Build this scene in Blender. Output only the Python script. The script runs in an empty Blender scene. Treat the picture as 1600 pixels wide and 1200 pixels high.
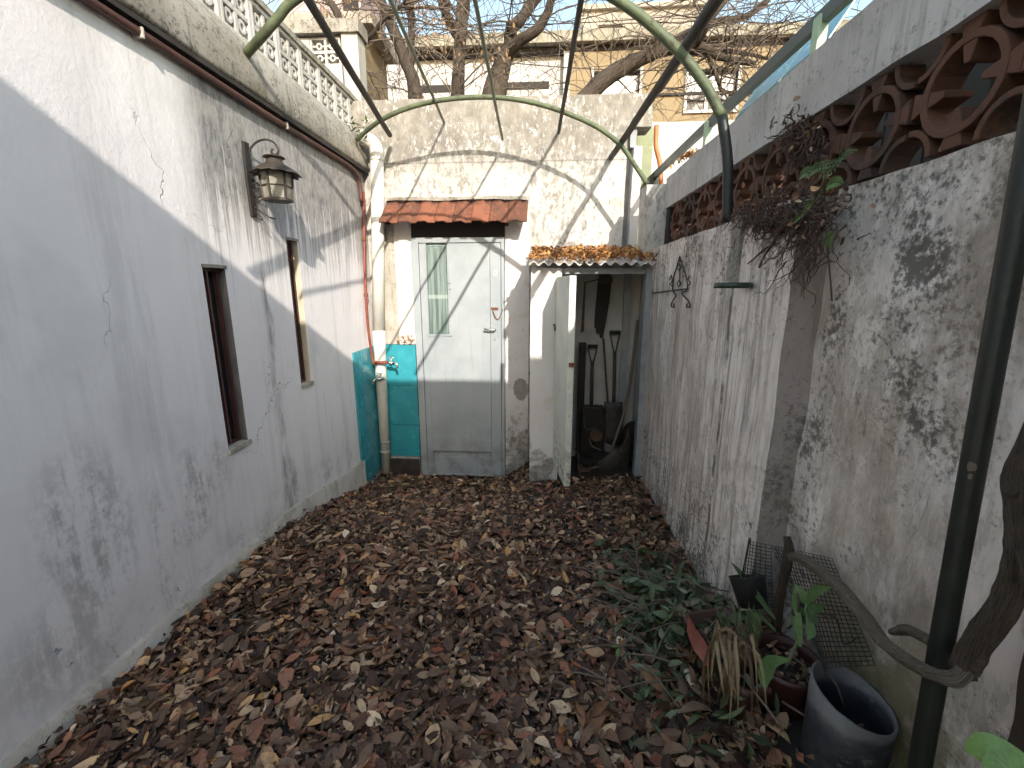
import bpy, bmesh, math, random
import numpy as np
from mathutils import Vector, Matrix, noise as mnoise
from math import sin, cos, pi, radians

S = bpy.context.scene
COL = S.collection
rnd = random.Random(7)

# ------------------------------------------------------------------ camera
CAM_H, FPX = 1.5, 685.0
PSI, TH = radians(3.667), radians(12.347)
FW = Vector((-sin(PSI) * cos(TH), cos(PSI) * cos(TH), -sin(TH)))
RT = Vector((cos(PSI), sin(PSI), 0))
UP = RT.cross(FW)
cd = bpy.data.cameras.new('camera')
cam = bpy.data.objects.new('camera', cd)
COL.objects.link(cam)
cam.matrix_world = Matrix(((RT.x, UP.x, -FW.x, 0), (RT.y, UP.y, -FW.y, 0), (RT.z, UP.z, -FW.z, CAM_H), (0, 0, 0, 1)))
cd.sensor_width = 36
cd.lens = 36 * FPX / 1600
cd.clip_start = 0.02
cd.clip_end = 500
S.camera = cam

# ------------------------------------------------------------------ sky, sun, exposure
SUN = Vector((-0.36, 1.0, -0.54)).normalized()
wd = bpy.data.worlds.new('World')
S.world = wd
wd.use_nodes = True
wn = wd.node_tree
sky = wn.nodes.new('ShaderNodeTexSky')
sky.sky_type = 'NISHITA'
sky.sun_disc = False
sky.sun_elevation = math.asin(-SUN.z)
sky.sun_rotation = math.atan2(-SUN.x, -SUN.y)
sky.air_density = 1.8
sky.dust_density = 1.6
bg = wn.nodes['Background']
bg.inputs['Strength'].default_value = 0.15
wn.links.new(sky.outputs[0], bg.inputs['Color'])
sl = bpy.data.lights.new('sun', 'SUN')
sl.energy = 2.6
sl.angle = radians(0.4)
sl.color = (1.0, 0.93, 0.82)
so = bpy.data.objects.new('sun', sl)
COL.objects.link(so)
so.location = (2, -5, 8)
so.rotation_euler = SUN.to_track_quat('-Z', 'Y').to_euler()
S.view_settings.view_transform = 'Standard'
S.view_settings.look = 'None'
S.view_settings.gamma = 1
S.view_settings.exposure = 1.25
S.render.engine = 'CYCLES'
S.cycles.max_bounces = 6
S.cycles.diffuse_bounces = 4
S.cycles.glossy_bounces = 2
S.cycles.transmission_bounces = 3
S.cycles.use_adaptive_sampling = True
S.cycles.adaptive_threshold = 0.05
S.cycles.adaptive_min_samples = 20
S.cycles.use_light_tree = False
S.cycles.time_limit = 900
S.cycles.caustics_reflective = False
S.cycles.caustics_refractive = False


# ------------------------------------------------------------------ measuring helpers: a sight line met with a real plane
def ray(px, py):
    return FW + RT * ((px - 800) / FPX) + UP * ((600 - py) / FPX)


CP = Vector((0, 0, CAM_H))


def UX(px, py, X):
    d = ray(px, py)
    return CP + d * (X / d.x)


def UY(px, py, Y):
    d = ray(px, py)
    return CP + d * (Y / d.y)


def UZ(px, py, Z):
    d = ray(px, py)
    return CP + d * ((Z - CAM_H) / d.z)


def ss(x, a, b):
    t = max(0.0, min(1.0, (x - a) / (b - a)))
    return t * t * (3 - 2 * t)


D = 4.15          # back wall
XL = -1.60        # left house wall
XR = 0.845        # right wall, far part
XN = 0.955         # right wall, near recessed part
SY = 3.50         # front of the lean-to shed


def ground_z(x, y):
    drop = -0.38 * ss(y, 2.2, 4.15) * (1 - 0.62 * ss(x, -0.45, 0.05) - 0.2 * ss(x, 0.05, 0.8))
    heap = 0.20 * ss(x, 0.35, 0.80) * (1 - ss(y, 1.45, 2.1)) * (1 - ss(x, 1.2, 1.6))
    return drop + heap


# ------------------------------------------------------------------ node helper
class Mt:
    def __init__(s, name):
        s.m = bpy.data.materials.new(name)
        s.m.use_nodes = True
        s.nt = s.m.node_tree
        s.N = s.nt.nodes
        s.b = s.N['Principled BSDF']
        s._p = None

    def lk(s, inp, v):
        if v is None:
            return
        if isinstance(v, bpy.types.NodeSocket):
            s.nt.links.new(v, inp)
        elif isinstance(v, (tuple, list)):
            if inp.type == 'RGBA':
                inp.default_value = (v[0], v[1], v[2], 1)
            else:
                inp.default_value = v
        else:
            inp.default_value = v

    def pos(s):
        if s._p is None:
            s._p = s.N.new('ShaderNodeNewGeometry').outputs['Position']
        return s._p

    def obj(s):
        return s.N.new('ShaderNodeTexCoord').outputs['Object']

    def xyz(s, v=None):
        n = s.N.new('ShaderNodeSeparateXYZ')
        s.lk(n.inputs[0], v or s.pos())
        return n.outputs[0], n.outputs[1], n.outputs[2]

    def vec(s, x, y, z):
        n = s.N.new('ShaderNodeCombineXYZ')
        for i, a in enumerate((x, y, z)):
            s.lk(n.inputs[i], a)
        return n.outputs[0]

    def ma(s, op, a, b=None, c=None, clamp=False):
        n = s.N.new('ShaderNodeMath')
        n.operation = op
        n.use_clamp = clamp
        s.lk(n.inputs[0], a)
        s.lk(n.inputs[1], b)
        s.lk(n.inputs[2], c)
        return n.outputs[0]

    def mul(s, *a):
        r = a[0]
        for b in a[1:]:
            r = s.ma('MULTIPLY', r, b)
        return r

    def add(s, a, b):
        return s.ma('ADD', a, b)

    def inv(s, a):
        return s.ma('SUBTRACT', 1.0, a)

    def mx(s, *a):
        r = a[0]
        for b in a[1:]:
            r = s.ma('MAXIMUM', r, b)
        return r

    def ss(s, x, a, b, lo=0.0, hi=1.0):
        n = s.N.new('ShaderNodeMapRange')
        n.interpolation_type = 'SMOOTHSTEP'
        s.lk(n.inputs['Value'], x)
        n.inputs['From Min'].default_value = a
        n.inputs['From Max'].default_value = b
        n.inputs['To Min'].default_value = lo
        n.inputs['To Max'].default_value = hi
        return n.outputs[0]

    def band(s, x, a, b, c, d):
        return s.mul(s.ss(x, a, b), s.inv(s.ss(x, c, d)))

    def scl(s, sc, v=None, off=(0, 0, 0)):
        n = s.N.new('ShaderNodeMapping')
        s.lk(n.inputs['Vector'], v or s.pos())
        n.inputs['Scale'].default_value = sc
        n.inputs['Location'].default_value = off
        return n.outputs[0]

    def noise(s, scale, detail=4, rough=.55, v=None, dist=0.0, out=0):
        n = s.N.new('ShaderNodeTexNoise')
        s.lk(n.inputs['Vector'], v or s.pos())
        n.inputs['Scale'].default_value = scale
        n.inputs['Detail'].default_value = detail
        n.inputs['Roughness'].default_value = rough
        n.inputs['Distortion'].default_value = dist
        return n.outputs[out]

    def vor(s, scale, v=None, feat='F1', rand=1.0, out=0):
        n = s.N.new('ShaderNodeTexVoronoi')
        n.feature = feat
        s.lk(n.inputs['Vector'], v or s.pos())
        n.inputs['Scale'].default_value = scale
        n.inputs['Randomness'].default_value = rand
        return n.outputs[out]

    def mix(s, f, a, b):
        n = s.N.new('ShaderNodeMix')
        n.data_type = 'RGBA'
        s.lk(n.inputs[0], f)
        s.lk(n.inputs[6], a)
        s.lk(n.inputs[7], b)
        return n.outputs[2]

    def ramp(s, f, stops, interp='LINEAR'):
        n = s.N.new('ShaderNodeValToRGB')
        n.color_ramp.interpolation = interp
        e = n.color_ramp.elements
        while len(e) < len(stops):
            e.new(0.5)
        for i, (p, c) in enumerate(stops):
            e[i].position = p
            e[i].color = (c[0], c[1], c[2], 1)
        s.lk(n.inputs[0], f)
        return n.outputs[0]

    def bump(s, h, strength=.5, dist=.01, nrm=None):
        n = s.N.new('ShaderNodeBump')
        n.inputs['Strength'].default_value = strength
        n.inputs['Distance'].default_value = dist
        s.lk(n.inputs['Height'], h)
        s.lk(n.inputs['Normal'], nrm)
        return n.outputs[0]

    def attr(s, name, out=2):
        n = s.N.new('ShaderNodeAttribute')
        n.attribute_name = name
        return n.outputs[out]

    def orand(s):
        return s.N.new('ShaderNodeObjectInfo').outputs['Random']

    def blob(s, axis, cy, cz, ry, rz):
        """soft spot on a wall at (cy, cz); axis: which two coordinates"""
        x, y, z = s.xyz()
        u = y if axis == 'x' else x
        a = s.ma('DIVIDE', s.ma('SUBTRACT', u, cy), ry)
        b = s.ma('DIVIDE', s.ma('SUBTRACT', z, cz), rz)
        d = s.add(s.mul(a, a), s.mul(b, b))
        return s.inv(s.ss(d, 0.0, 1.0))

    def out(s, color, rough=.8, nrm=None, **kw):
        s.lk(s.b.inputs['Base Color'], color)
        s.lk(s.b.inputs['Roughness'], rough)
        s.lk(s.b.inputs['Normal'], nrm)
        for k, v in kw.items():
            s.lk(s.b.inputs[k.replace('_', ' ')], v)
        return s.m


def simple(name, c, rough=.6, var=.25, scale=14, bump=.15, c2=None, metallic=0.0, wear=None, wear_col=(.2, .1, .05), spec=None):
    """paint or metal with colour variation, grain and optional worn patches"""
    m = Mt(name)
    n = m.noise(scale, 5, .6)
    k = tuple(x * (1 - var) for x in c) if c2 is None else c2
    col = m.mix(m.ss(n, .3, .7), k, c)
    h = m.noise(scale * 7, 4, .6)
    if wear is not None:
        w = m.ss(m.noise(scale * 1.7, 6, .7), wear, wear + .06)
        col = m.mix(w, col, wear_col)
        h = m.ma('SUBTRACT', h, w)
    kw = {}
    if spec is not None:
        kw['Specular IOR Level'] = spec
    s = m.out(col, m.ss(n, .2, .8, max(.05, rough - .12), min(1, rough + .12)), m.bump(h, bump, .004), Metallic=metallic)
    if spec is not None:
        m.b.inputs['Specular IOR Level'].default_value = spec
    return s


MATS = {}


# ---- plaster of the left house wall
def mk_left():
    m = Mt('left_plaster')
    x, y, z = m.xyz()
    big = m.noise(.9, 3, .5)
    tone = m.mix(m.ss(big, .35, .65), (.805, .762, .766), (.855, .822, .81))
    tone = m.mix(m.mul(m.ss(m.noise(2.3, 4, .6), .5, .72), .5), tone, (.66, .625, .61))
    # rain streaks below the gutter
    sv = m.scl((1, 16, .55))
    st = m.noise(1.6, 6, .72, sv)
    fine = m.noise(3.4, 5, .75, m.scl((1, 22, .5)))
    env_y = m.add(m.mul(m.ss(y, 1.98, 2.22), .85), m.mul(m.ss(y, 1.7, 2.0), .05))
    depth = m.ss(z, 1.25, 2.42)
    s1 = m.mul(m.ss(m.add(st, m.mul(depth, .30)), .54, .68), env_y, m.ss(z, 1.2, 2.1))
    s2 = m.mul(m.ss(m.add(fine, m.mul(depth, .16)), .60, .72), env_y, m.ss(z, 1.45, 2.3), 1.0)
    mould = m.ss(m.noise(34, 6, .75, m.scl((1, 1.3, .4))), .44, .62)
    streak = m.mul(m.mx(s1, s2), m.add(m.mul(mould, .22), .78))
    wash = m.mul(env_y, m.ss(z, 1.75, 2.45), m.ss(m.noise(2.4, 6, .72, m.scl((1, 8, .35))), .40, .58), .80)
    # long dark run beside the lantern down to the ground, and a second behind it
    run = m.mul(m.inv(m.ss(m.ma('ABSOLUTE', m.ma('SUBTRACT', m.add(y, m.mul(m.noise(3, 3), .16)), 2.60)), .0, .075)), m.ss(m.noise(2.2, 5, .7, m.scl((1, 5, 1))), .40, .62), .85)
    run2 = m.mul(m.inv(m.ss(m.ma('ABSOLUTE', m.ma('SUBTRACT', m.add(y, m.mul(m.noise(4, 3), .14)), 2.34)), .0, .13)), m.ss(z, 1.5, 2.3), m.ss(m.noise(9, 5, .7), .38, .6), .7)
    # grime low on the wall
    gn = m.add(m.mul(m.noise(4.2, 7, .75, m.scl((1, 3.2, .55))), .62), m.mul(m.noise(26, 6, .75), .38))
    g1 = m.mul(m.mx(m.blob('x', 1.32, .62, .22, .45), m.mul(m.blob('x', 1.58, .42, .07, .5), .8), m.blob('x', 1.86, .62, .24, .22), m.blob('x', 1.75, .42, .2, .12), m.mul(m.blob('x', 2.55, .2, .12, .3), 1.2), m.mul(m.blob('x', 1.2, .3, .3, .25), .7)), m.ss(gn, .43, .58))
    low = m.mul(m.inv(m.ss(z, .02, .42)), m.ss(m.noise(6, 6, .7), .46, .68), .55)
    grime = m.mx(streak, run, run2, wash, m.mul(g1, .54), m.mul(low, .8))
    col = m.mix(m.ma('MULTIPLY', grime, .95), tone, m.mix(m.ss(m.noise(11, 4), .4, .6), (.055, .052, .046), (.15, .14, .115)))
    warm = m.mul(m.ss(m.noise(5, 5, .6, m.scl((1, 3, .5))), .55, .72), .35, m.ss(y, 2.2, 3.0))
    col = m.mix(warm, col, (.48, .42, .32))
    veil = m.mul(m.ss(m.noise(1.5, 6, .7, m.scl((1, 6, .45))), .48, .70), .30)
    col = m.mix(veil, col, (.42, .395, .375))
    spk = m.mul(m.ss(m.noise(75, 4, .7), .66, .72), m.ss(m.noise(2.6, 3), .45, .62), .5)
    col = m.mix(spk, col, (.2, .185, .17))
    # hairline cracks
    dv = m.N.new('ShaderNodeVectorMath')
    dv.operation = 'ADD'
    m.lk(dv.inputs[0], m.pos())
    sc_ = m.N.new('ShaderNodeVectorMath')
    sc_.operation = 'SCALE'
    m.lk(sc_.inputs[0], m.noise(4, 4, .65, out=1))
    sc_.inputs['Scale'].default_value = .32
    m.lk(dv.inputs[1], sc_.outputs[0])
    ce = m.vor(1.1, dv.outputs[0], 'DISTANCE_TO_EDGE')
    crack = m.mul(m.inv(m.ss(ce, .0008, .0045)), m.ss(m.noise(1.1, 2, .5), .53, .60))
    col = m.mix(m.mul(crack, .6), col, (.16, .145, .135))
    # small chips showing dark undercoat
    chip = m.mul(m.ss(m.noise(9, 5, .65), .68, .71), m.inv(m.ss(z, .1, .7)))
    col = m.mix(chip, col, (.13, .14, .17))
    fine_b = m.noise(60, 5, .6)
    h = m.add(m.add(m.mul(m.noise(5, 5, .6), 1.5), m.mul(fine_b, .30)), m.mul(crack, -1.4))
    return m.out(col, .82, m.bump(m.add(h, m.mul(chip, -.8)), .33, .012))


# ---- the tall back wall: lime wash over mould
def mk_back():
    m = Mt('back_wall_wash')
    x, y, z = m.xyz()
    sv = m.scl((1, 1, .55))
    n1 = m.noise(20, 8, .8, sv)
    n2 = m.noise(4.2, 6, .65, sv)
    up = m.add(m.ss(z, 2.45, 2.85), m.mul(m.ss(m.noise(2.2, 3), .45, .6), .25))
    mask = m.ss(m.add(n1, m.add(m.mul(up, .13), m.mul(m.ma('SUBTRACT', n2, .5), .30))), .52, .63)
    white = m.mix(m.ss(m.noise(3, 4), .35, .65), (.57, .545, .51), (.49, .46, .42))
    dirt = m.mix(m.ss(m.noise(9, 5, .7), .35, .65), (.20, .185, .16), (.36, .33, .285))
    col = m.mix(m.mul(mask, .88), white, dirt)
    sk = m.mul(m.ss(m.noise(3.0, 6, .7, m.scl((9, 1, .4))), .56, .70), m.ss(z, 2.0, 3.0), .6)
    col = m.mix(sk, col, (.16, .145, .12))
    tint = m.mul(m.ss(z, 2.4, 2.75), m.ss(m.noise(13, 7, .75, sv), .36, .60), .80)
    col = m.mix(tint, col, m.mix(m.noise(6, 4), (.13, .115, .095), (.30, .27, .23)))
    fleck = m.mul(m.ss(m.noise(30, 6, .75, sv), .545, .60), m.ss(z, 2.2, 2.7), m.ss(m.noise(3.3, 4), .38, .58))
    col = m.mix(fleck, col, (.70, .67, .62))
    joint = m.inv(m.ss(m.ma('ABSOLUTE', m.ma('SUBTRACT', m.add(z, m.mul(m.noise(6, 3), .02)), 2.59)), .003, .010))
    col = m.mix(m.mul(joint, .5), col, (.16, .14, .12))
    h = m.add(m.mul(mask, -.8), m.add(m.mul(n1, .7), m.mul(n2, .6)))
    return m.out(col, .88, m.bump(m.add(h, m.mul(fleck, .5)), .55, .012))


# ---- cleaner lime-washed piers around the door and the shed front
def mk_pier():
    m = Mt('pier_wash')
    x, y, z = m.xyz()
    n = m.noise(5, 6, .65)
    base = m.mix(m.ss(m.noise(2.5, 4), .35, .65), (.66, .635, .62), (.60, .565, .545))
    low = m.ss(m.add(m.mul(m.ma('SUBTRACT', .28, z), .55), n), .54, .68)
    low = m.mul(low, m.inv(m.ss(z, .05, .75)))
    col = m.mix(m.mul(low, .8), base, m.mix(m.ss(m.noise(16, 5, .7), .4, .6), (.09, .08, .065), (.33, .29, .25)))
    # bare-render patch with a crumbled edge
    bn = m.mul(m.ma('SUBTRACT', m.noise(16, 6, .7), .5), 2.4)
    patch = m.mx(m.blob('y', -.178, .545, .10, .15), m.mul(m.blob('y', -1.02, 1.13, .075, .10), 1.0), m.mul(m.blob('y', -1.13, 1.62, .05, .16), .62))
    pm = m.ss(m.add(patch, bn), .48, .60)
    pm = m.mul(pm, m.ss(patch, .02, .12))
    col = m.mix(pm, col, m.mix(m.noise(22, 4), (.20, .18, .16), (.36, .33, .29)))
    peel = m.mul(m.ss(m.noise(6.5, 6, .7), .60, .635), m.ss(z, .2, .5))
    col = m.mix(m.mul(peel, .55), col, (.56, .47, .36))
    h = m.add(m.add(m.mul(pm, -1), m.mul(peel, -.5)), m.add(m.mul(n, .5), m.mul(m.noise(55, 4), .25)))
    return m.out(col, .82, m.bump(h, .42, .010))


# ---- the peeling right wall
def mk_right():
    m = Mt('right_peeling_plaster')
    x, y, z = m.xyz()
    far = m.ss(y, 1.5, 1.75)
    near = m.inv(far)
    sv = m.scl((1, 1, .55))
    d1 = m.noise(3.0, 8, .72, sv, .6)
    d2 = m.noise(11, 8, .75, m.scl((1, 1, .6)), .3)
    d3 = m.noise(45, 6, .75)
    paint = m.mix(m.ss(m.noise(2.2, 4), .35, .65), (.82, .715, .645), (.87, .785, .72))
    render = m.mix(m.ss(d2, .35, .65), (.40, .335, .27), (.55, .475, .395))
    peel = m.ss(m.add(d1, m.add(m.mul(m.ma('SUBTRACT', d2, .5), .8), m.mul(near, .055))), .495, .60)
    under = m.mix(m.ss(m.noise(4, 6, .7), .4, .62), render, (.70, .62, .55))
    col = m.mix(m.mul(peel, .62), paint, under)
    # vertical runs on the far part
    st = m.noise(2.3, 7, .75, m.scl((1, 11, .5)))
    col = m.mix(m.mul(m.ss(st, .47, .64), far, .80), col, (.25, .20, .165))
    seam = m.mul(m.inv(m.ss(m.ma('ABSOLUTE', m.ma('SUBTRACT', m.add(y, m.mul(m.noise(5, 3), .05)), 2.06)), .006, .022)), m.ss(m.noise(6, 4, .7), .36, .55))
    col = m.mix(m.mul(seam, .85), col, (.07, .06, .05))
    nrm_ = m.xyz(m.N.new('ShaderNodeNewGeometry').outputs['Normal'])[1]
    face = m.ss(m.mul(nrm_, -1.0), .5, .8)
    # black mould, heaviest high up, in corners and towards the ground
    env = m.mx(m.ss(z, 1.2, 1.9), m.inv(m.ss(z, .0, .75)), m.mul(m.blob('x', 1.15, 1.35, .28, .5), 1.0), m.mul(m.blob('x', 1.50, .8, .12, 1.2), .9))
    mn = m.add(d3, m.add(m.mul(m.ma('SUBTRACT', m.noise(6.5, 6, .7), .5), .75), m.mul(env, .155)))
    mould = m.ss(m.add(mn, m.add(m.mul(face, .04), m.mul(m.blob('x', 1.21, 1.60, .10, .13), .13))), .585, .775)  # mould, plus a spot painting the shaded dark of a small niche
    col = m.mix(m.mul(mould, m.add(.60, m.mul(m.noise(3.1, 4), .5))), col, m.mix(d2, (.04, .034, .028), (.12, .10, .08)))
    col = m.mix(m.mul(face, .70), col, (.15, .125, .125))  # even dark wash on the return face, picked by normal, setting off the step
    mid = m.mul(m.ss(m.noise(3.2, 7, .7, m.scl((1, 2.2, .6))), .52, .72), .42)
    col = m.mix(mid, col, (.24, .205, .17))
    stain = m.mul(m.ss(m.noise(1.7, 7, .7, m.scl((1, 1.8, .6))), .45, .64), m.add(.42, m.mul(near, .34)))
    col = m.mix(stain, col, (.31, .245, .185))
    # green algae low down near the pots
    alg = m.mul(m.inv(m.ss(z, .35, .85)), m.inv(m.ss(y, 1.15, 1.45)), m.ss(m.noise(5, 6, .7), .36, .56))
    col = m.mix(m.mul(alg, .85), col, m.mix(d2, (.055, .055, .015), (.14, .125, .045)))
    h = m.add(m.add(m.mul(peel, -.35), m.mul(d2, .7)), m.add(m.mul(d3, .35), m.mul(d1, .8)))
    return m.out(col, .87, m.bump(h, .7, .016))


def mk_concrete(name, a, b, mould=.5, k=.55, algae=False):
    m = Mt(name)
    n1 = m.noise(9, 8, .75)
    n2 = m.noise(2.2, 5, .6)
    n3 = m.noise(48, 6, .75)
    col = m.mix(m.ss(n2, .35, .65), a, b)
    run = m.noise(2.1, 7, .75, m.scl((7, 9, .7)))
    mk = m.ss(m.add(n3, m.mul(m.ma('SUBTRACT', n1, .5), .7)), k, k + .12)
    col = m.mix(m.mul(mk, mould), col, (.10, .092, .075))
    col = m.mix(m.mul(m.ss(run, .5, .68), mould, .9), col, (.125, .11, .09))
    col = m.mix(m.mul(m.ss(n1, .58, .66), .55), col, (.62, .58, .50))
    if algae:
        col = m.mix(m.mul(m.ss(m.noise(4, 6, .7), .5, .66), .5), col, (.15, .13, .06))
    h = m.add(m.mul(n1, .8), m.mul(n3, .45))
    return m.out(col, .9, m.bump(h, .55, .012))


MATS['left'] = mk_left()
MATS['back'] = mk_back()
MATS['pier'] = mk_pier()
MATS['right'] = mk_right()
MATS['ledge'] = mk_concrete('ledge_concrete', (.29, .265, .225), (.41, .38, .33), .88, .51, True)
MATS['coping'] = mk_concrete('coping_concrete', (.46, .42, .39), (.60, .555, .52), .55, .56)
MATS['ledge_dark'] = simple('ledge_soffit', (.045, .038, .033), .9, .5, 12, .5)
MATS['skirt'] = mk_concrete('skirting_plaster', (.42, .385, .33), (.52, .48, .43), .5, .57, True)
MATS['whiteconc'] = mk_concrete('white_concrete', (.44, .425, .395), (.55, .53, .495), .5, .57)


def mk_terracotta(name, a, b, mould, chalk=.66):
    m = Mt(name)
    n = m.noise(16, 6, .7)
    n3 = m.noise(60, 6, .75)
    col = m.mix(m.ss(m.add(n, m.mul(m.ma('SUBTRACT', m.orand(), .5), .35)), .35, .65), a, b)
    col = m.mix(m.mul(m.ss(m.add(n3, m.mul(m.ma('SUBTRACT', m.noise(6, 5, .6), .5), .8)), .55, .66), mould), col, (.045, .036, .03))
    col = m.mix(m.ss(m.noise(7, 6, .65, off_vec(m)), chalk, chalk + .02), col, (.55, .52, .48))
    return m.out(col, .85, m.bump(m.add(n, m.mul(n3, .5)), .5, .006))


def off_vec(m):
    return m.scl((1, 1, 1), None, (3.1, 7.7, 1.9))


MATS['block'] = mk_terracotta('terracotta_block', (.060, .030, .020), (.125, .054, .032), .75)
MATS['tile'] = mk_terracotta('roof_tile', (.13, .050, .028), (.26, .092, .048), .72, .70)
MATS['arch'] = simple('green_enamel', (.125, .155, .08), .6, .45, 14, .5, wear=.57, wear_col=(.085, .065, .045))
MATS['rod'] = simple('weathered_rod', (.048, .038, .029), .7, .5, 12, .35)
MATS['rodgreen'] = simple('faded_green_rod', (.20, .225, .15), .55, .4, 10, .3, wear=.6, wear_col=(.12, .09, .06))
MATS['pole'] = simple('dark_green_pole', (.014, .017, .013), .5, .4, 9, .35, wear=.74, wear_col=(.30, .27, .20))
MATS['pvc'] = simple('white_pipe', (.74, .72, .66), .42, .12, 6, .1, wear=.70, wear_col=(.36, .32, .26))
MATS['redpipe'] = simple('red_oxide_pipe', (.28, .065, .04), .55, .35, 20, .3, wear=.66, wear_col=(.45, .30, .22))
MATS['brownpipe'] = simple('brown_conduit', (.115, .05, .038), .6, .4, 16, .3)
MATS['chrome'] = simple('tap_metal', (.62, .60, .57), .28, .2, 20, .1, metallic=1.0)
MATS['brass'] = simple('rusted_brass', (.35, .16, .07), .5, .4, 20, .3, metallic=.6)
MATS['rust'] = simple('rust', (.23, .085, .035), .8, .5, 40, .5)
MATS['iron'] = simple('black_iron', (.035, .030, .026), .6, .4, 30, .4, wear=.6, wear_col=(.14, .06, .03))
MATS['lantern_metal'] = simple('lantern_metal', (.055, .042, .032), .6, .4, 22, .5, wear=.6, wear_col=(.13, .085, .055))
MATS['turq'] = simple('turquoise_glaze', (.045, .34, .41), .24, .22, 5, .08, wear=.70, wear_col=(.30, .33, .32))
MATS['grout'] = simple('grout', (.10, .30, .32), .8, .3, 20, .2)
MATS['soil'] = simple('soil', (.034, .024, .018), .95, .5, 30, 1.0)
MATS['reveal_dark'] = simple('bare_cement_reveal', (.17, .16, .16), .9, .35, 12, .4)
MATS['reveal_cream'] = simple('cream_reveal', (.62, .55, .42), .8, .2, 8, .3)
MATS['concrete_floor'] = mk_concrete('threshold_concrete', (.33, .31, .28), (.42, .39, .36), .5, .55)
MATS['shedwall'] = simple('shed_whitewash', (.46, .45, .44), .85, .22, 6, .35, wear=.655, wear_col=(.30, .28, .25))
MATS['greywood'] = simple('grey_paint_board', (.30, .315, .33), .6, .3, 10, .3, wear=.645, wear_col=(.17, .14, .12))
MATS['darkwood'] = simple('dark_board', (.024, .021, .019), .75, .4, 9, .4)
MATS['toolwood'] = simple('tool_shaft', (.055, .038, .028), .6, .4, 14, .3)
MATS['palewood'] = simple('pale_shaft', (.17, .135, .10), .7, .4, 14, .3)
MATS['steel'] = simple('worn_steel', (.07, .062, .056), .6, .4, 18, .4, metallic=.4, wear=.56, wear_col=(.12, .07, .045))
MATS['clay'] = simple('clay', (.17, .10, .07), .8, .3, 14, .3)
MATS['maroon'] = simple('maroon_plastic', (.050, .014, .011), .5, .35, 6, .15, wear=.70, wear_col=(.10, .06, .05))
MATS['terraplastic'] = simple('terracotta_plastic', (.10, .045, .030), .6, .4, 12, .3, wear=.6, wear_col=(.06, .045, .035))
MATS['mesh'] = simple('black_mesh', (.02, .019, .018), .6, .3, 20, .1)
def mk_bark(name, a, b, c):
    m = Mt(name)
    t = m.attr('tuv', 1)
    fib = m.noise(9, 6, .7, m.scl((1, 1, .9), t), .5)
    n = m.noise(26, 5, .7)
    col = m.mix(m.ss(fib, .36, .62), a, b)
    gro = m.inv(m.ss(fib, .34, .45))
    col = m.mix(m.mul(gro, .9), col, c)
    col = m.mix(m.mul(m.ss(n, .55, .70), .7), col, tuple(min(1, x * 1.6) for x in b))
    return m.out(col, .9, m.bump(m.add(m.mul(fib, 2.2), m.mul(n, .7)), 1.0, .007))


MATS['bark'] = mk_bark('vine_bark', (.045, .030, .020), (.115, .078, .05), (.014, .010, .008))
MATS['palebark'] = mk_bark('stripped_vine', (.14, .105, .072), (.27, .215, .15), (.045, .032, .022))
MATS['treebark'] = mk_bark('tree_bark', (.034, .026, .020), (.095, .073, .056), (.009, .007, .006))
MATS['twig'] = simple('twig', (.16, .125, .10), .9, .4, 9, .2)
MATS['dryleaf'] = simple('dry_hanging_leaf', (.30, .19, .10), .8, .5, 9, .1)
MATS['ochre'] = simple('ochre_render', (.29, .225, .135), .9, .16, 3, .3)
MATS['housewhite'] = simple('white_render', (.50, .49, .48), .9, .1, 2, .2)
MATS['fascia'] = mk_concrete('roof_slab', (.25, .235, .19), (.35, .325, .265), .6, .54, True)
MATS['stonewall'] = mk_concrete('mottled_parapet', (.34, .30, .25), (.46, .41, .35), .6, .54)
MATS['darkgap'] = simple('dark_trim_and_shade', (.035, .028, .025), .8, .4, 9, .2)
MATS['pink'] = simple('pink_render', (.52, .42, .42), .9, .15, 3, .2)
MATS['olive'] = simple('olive_paint', (.27, .30, .18), .7, .25, 6, .3, wear=.62, wear_col=(.60, .58, .50))
MATS['orange'] = simple('orange_pipe', (.55, .19, .07), .5, .2, 8, .1)
MATS['greygreen'] = simple('grey_green_steel', (.12, .14, .12), .5, .25, 8, .15)
MATS['palegreen'] = simple('pale_green_paint', (.48, .60, .40), .5, .15, 8, .1)
MATS['fern'] = simple('fern_green', (.09, .16, .035), .6, .4, 12, .1)
MATS['root'] = simple('dry_root', (.105, .066, .050), .9, .5, 25, .3)
MATS['bottlegreen'] = simple('plant_holder_green', (.03, .05, .035), .4, .3, 10, .1)
MATS['redcloth'] = simple('red_plastic', (.50, .06, .07), .5, .2, 8, .1)
MATS['bluecloth'] = simple('pale_blue_plastic', (.35, .50, .60), .5, .2, 8, .1)


def mk_door():
    m = Mt('door_paint')
    n = m.noise(4, 5, .6)
    x, y, z = m.xyz()
    col = m.mix(m.ss(n, .3, .7), (.30, .335, .36), (.37, .40, .42))
    dirt = m.mul(m.inv(m.ss(z, -.4, .35)), m.ss(m.noise(7, 6, .7), .44, .66), .6)
    col = m.mix(dirt, col, (.15, .13, .11))
    drip = m.mul(m.ss(m.noise(3, 6, .7, m.scl((9, 1, .5))), .54, .70), .32)
    col = m.mix(drip, col, (.24, .23, .215))
    rs = m.mul(m.ss(m.noise(10, 6, .7), .70, .73), .9)
    col = m.mix(rs, col, (.22, .10, .05))
    h = m.add(m.mul(m.noise(9, 4), .4), m.mul(m.noise(70, 4), .2))
    return m.out(col, m.ss(n, .3, .7, .42, .6), m.bump(h, .2, .006))


MATS['door'] = mk_door()


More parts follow.
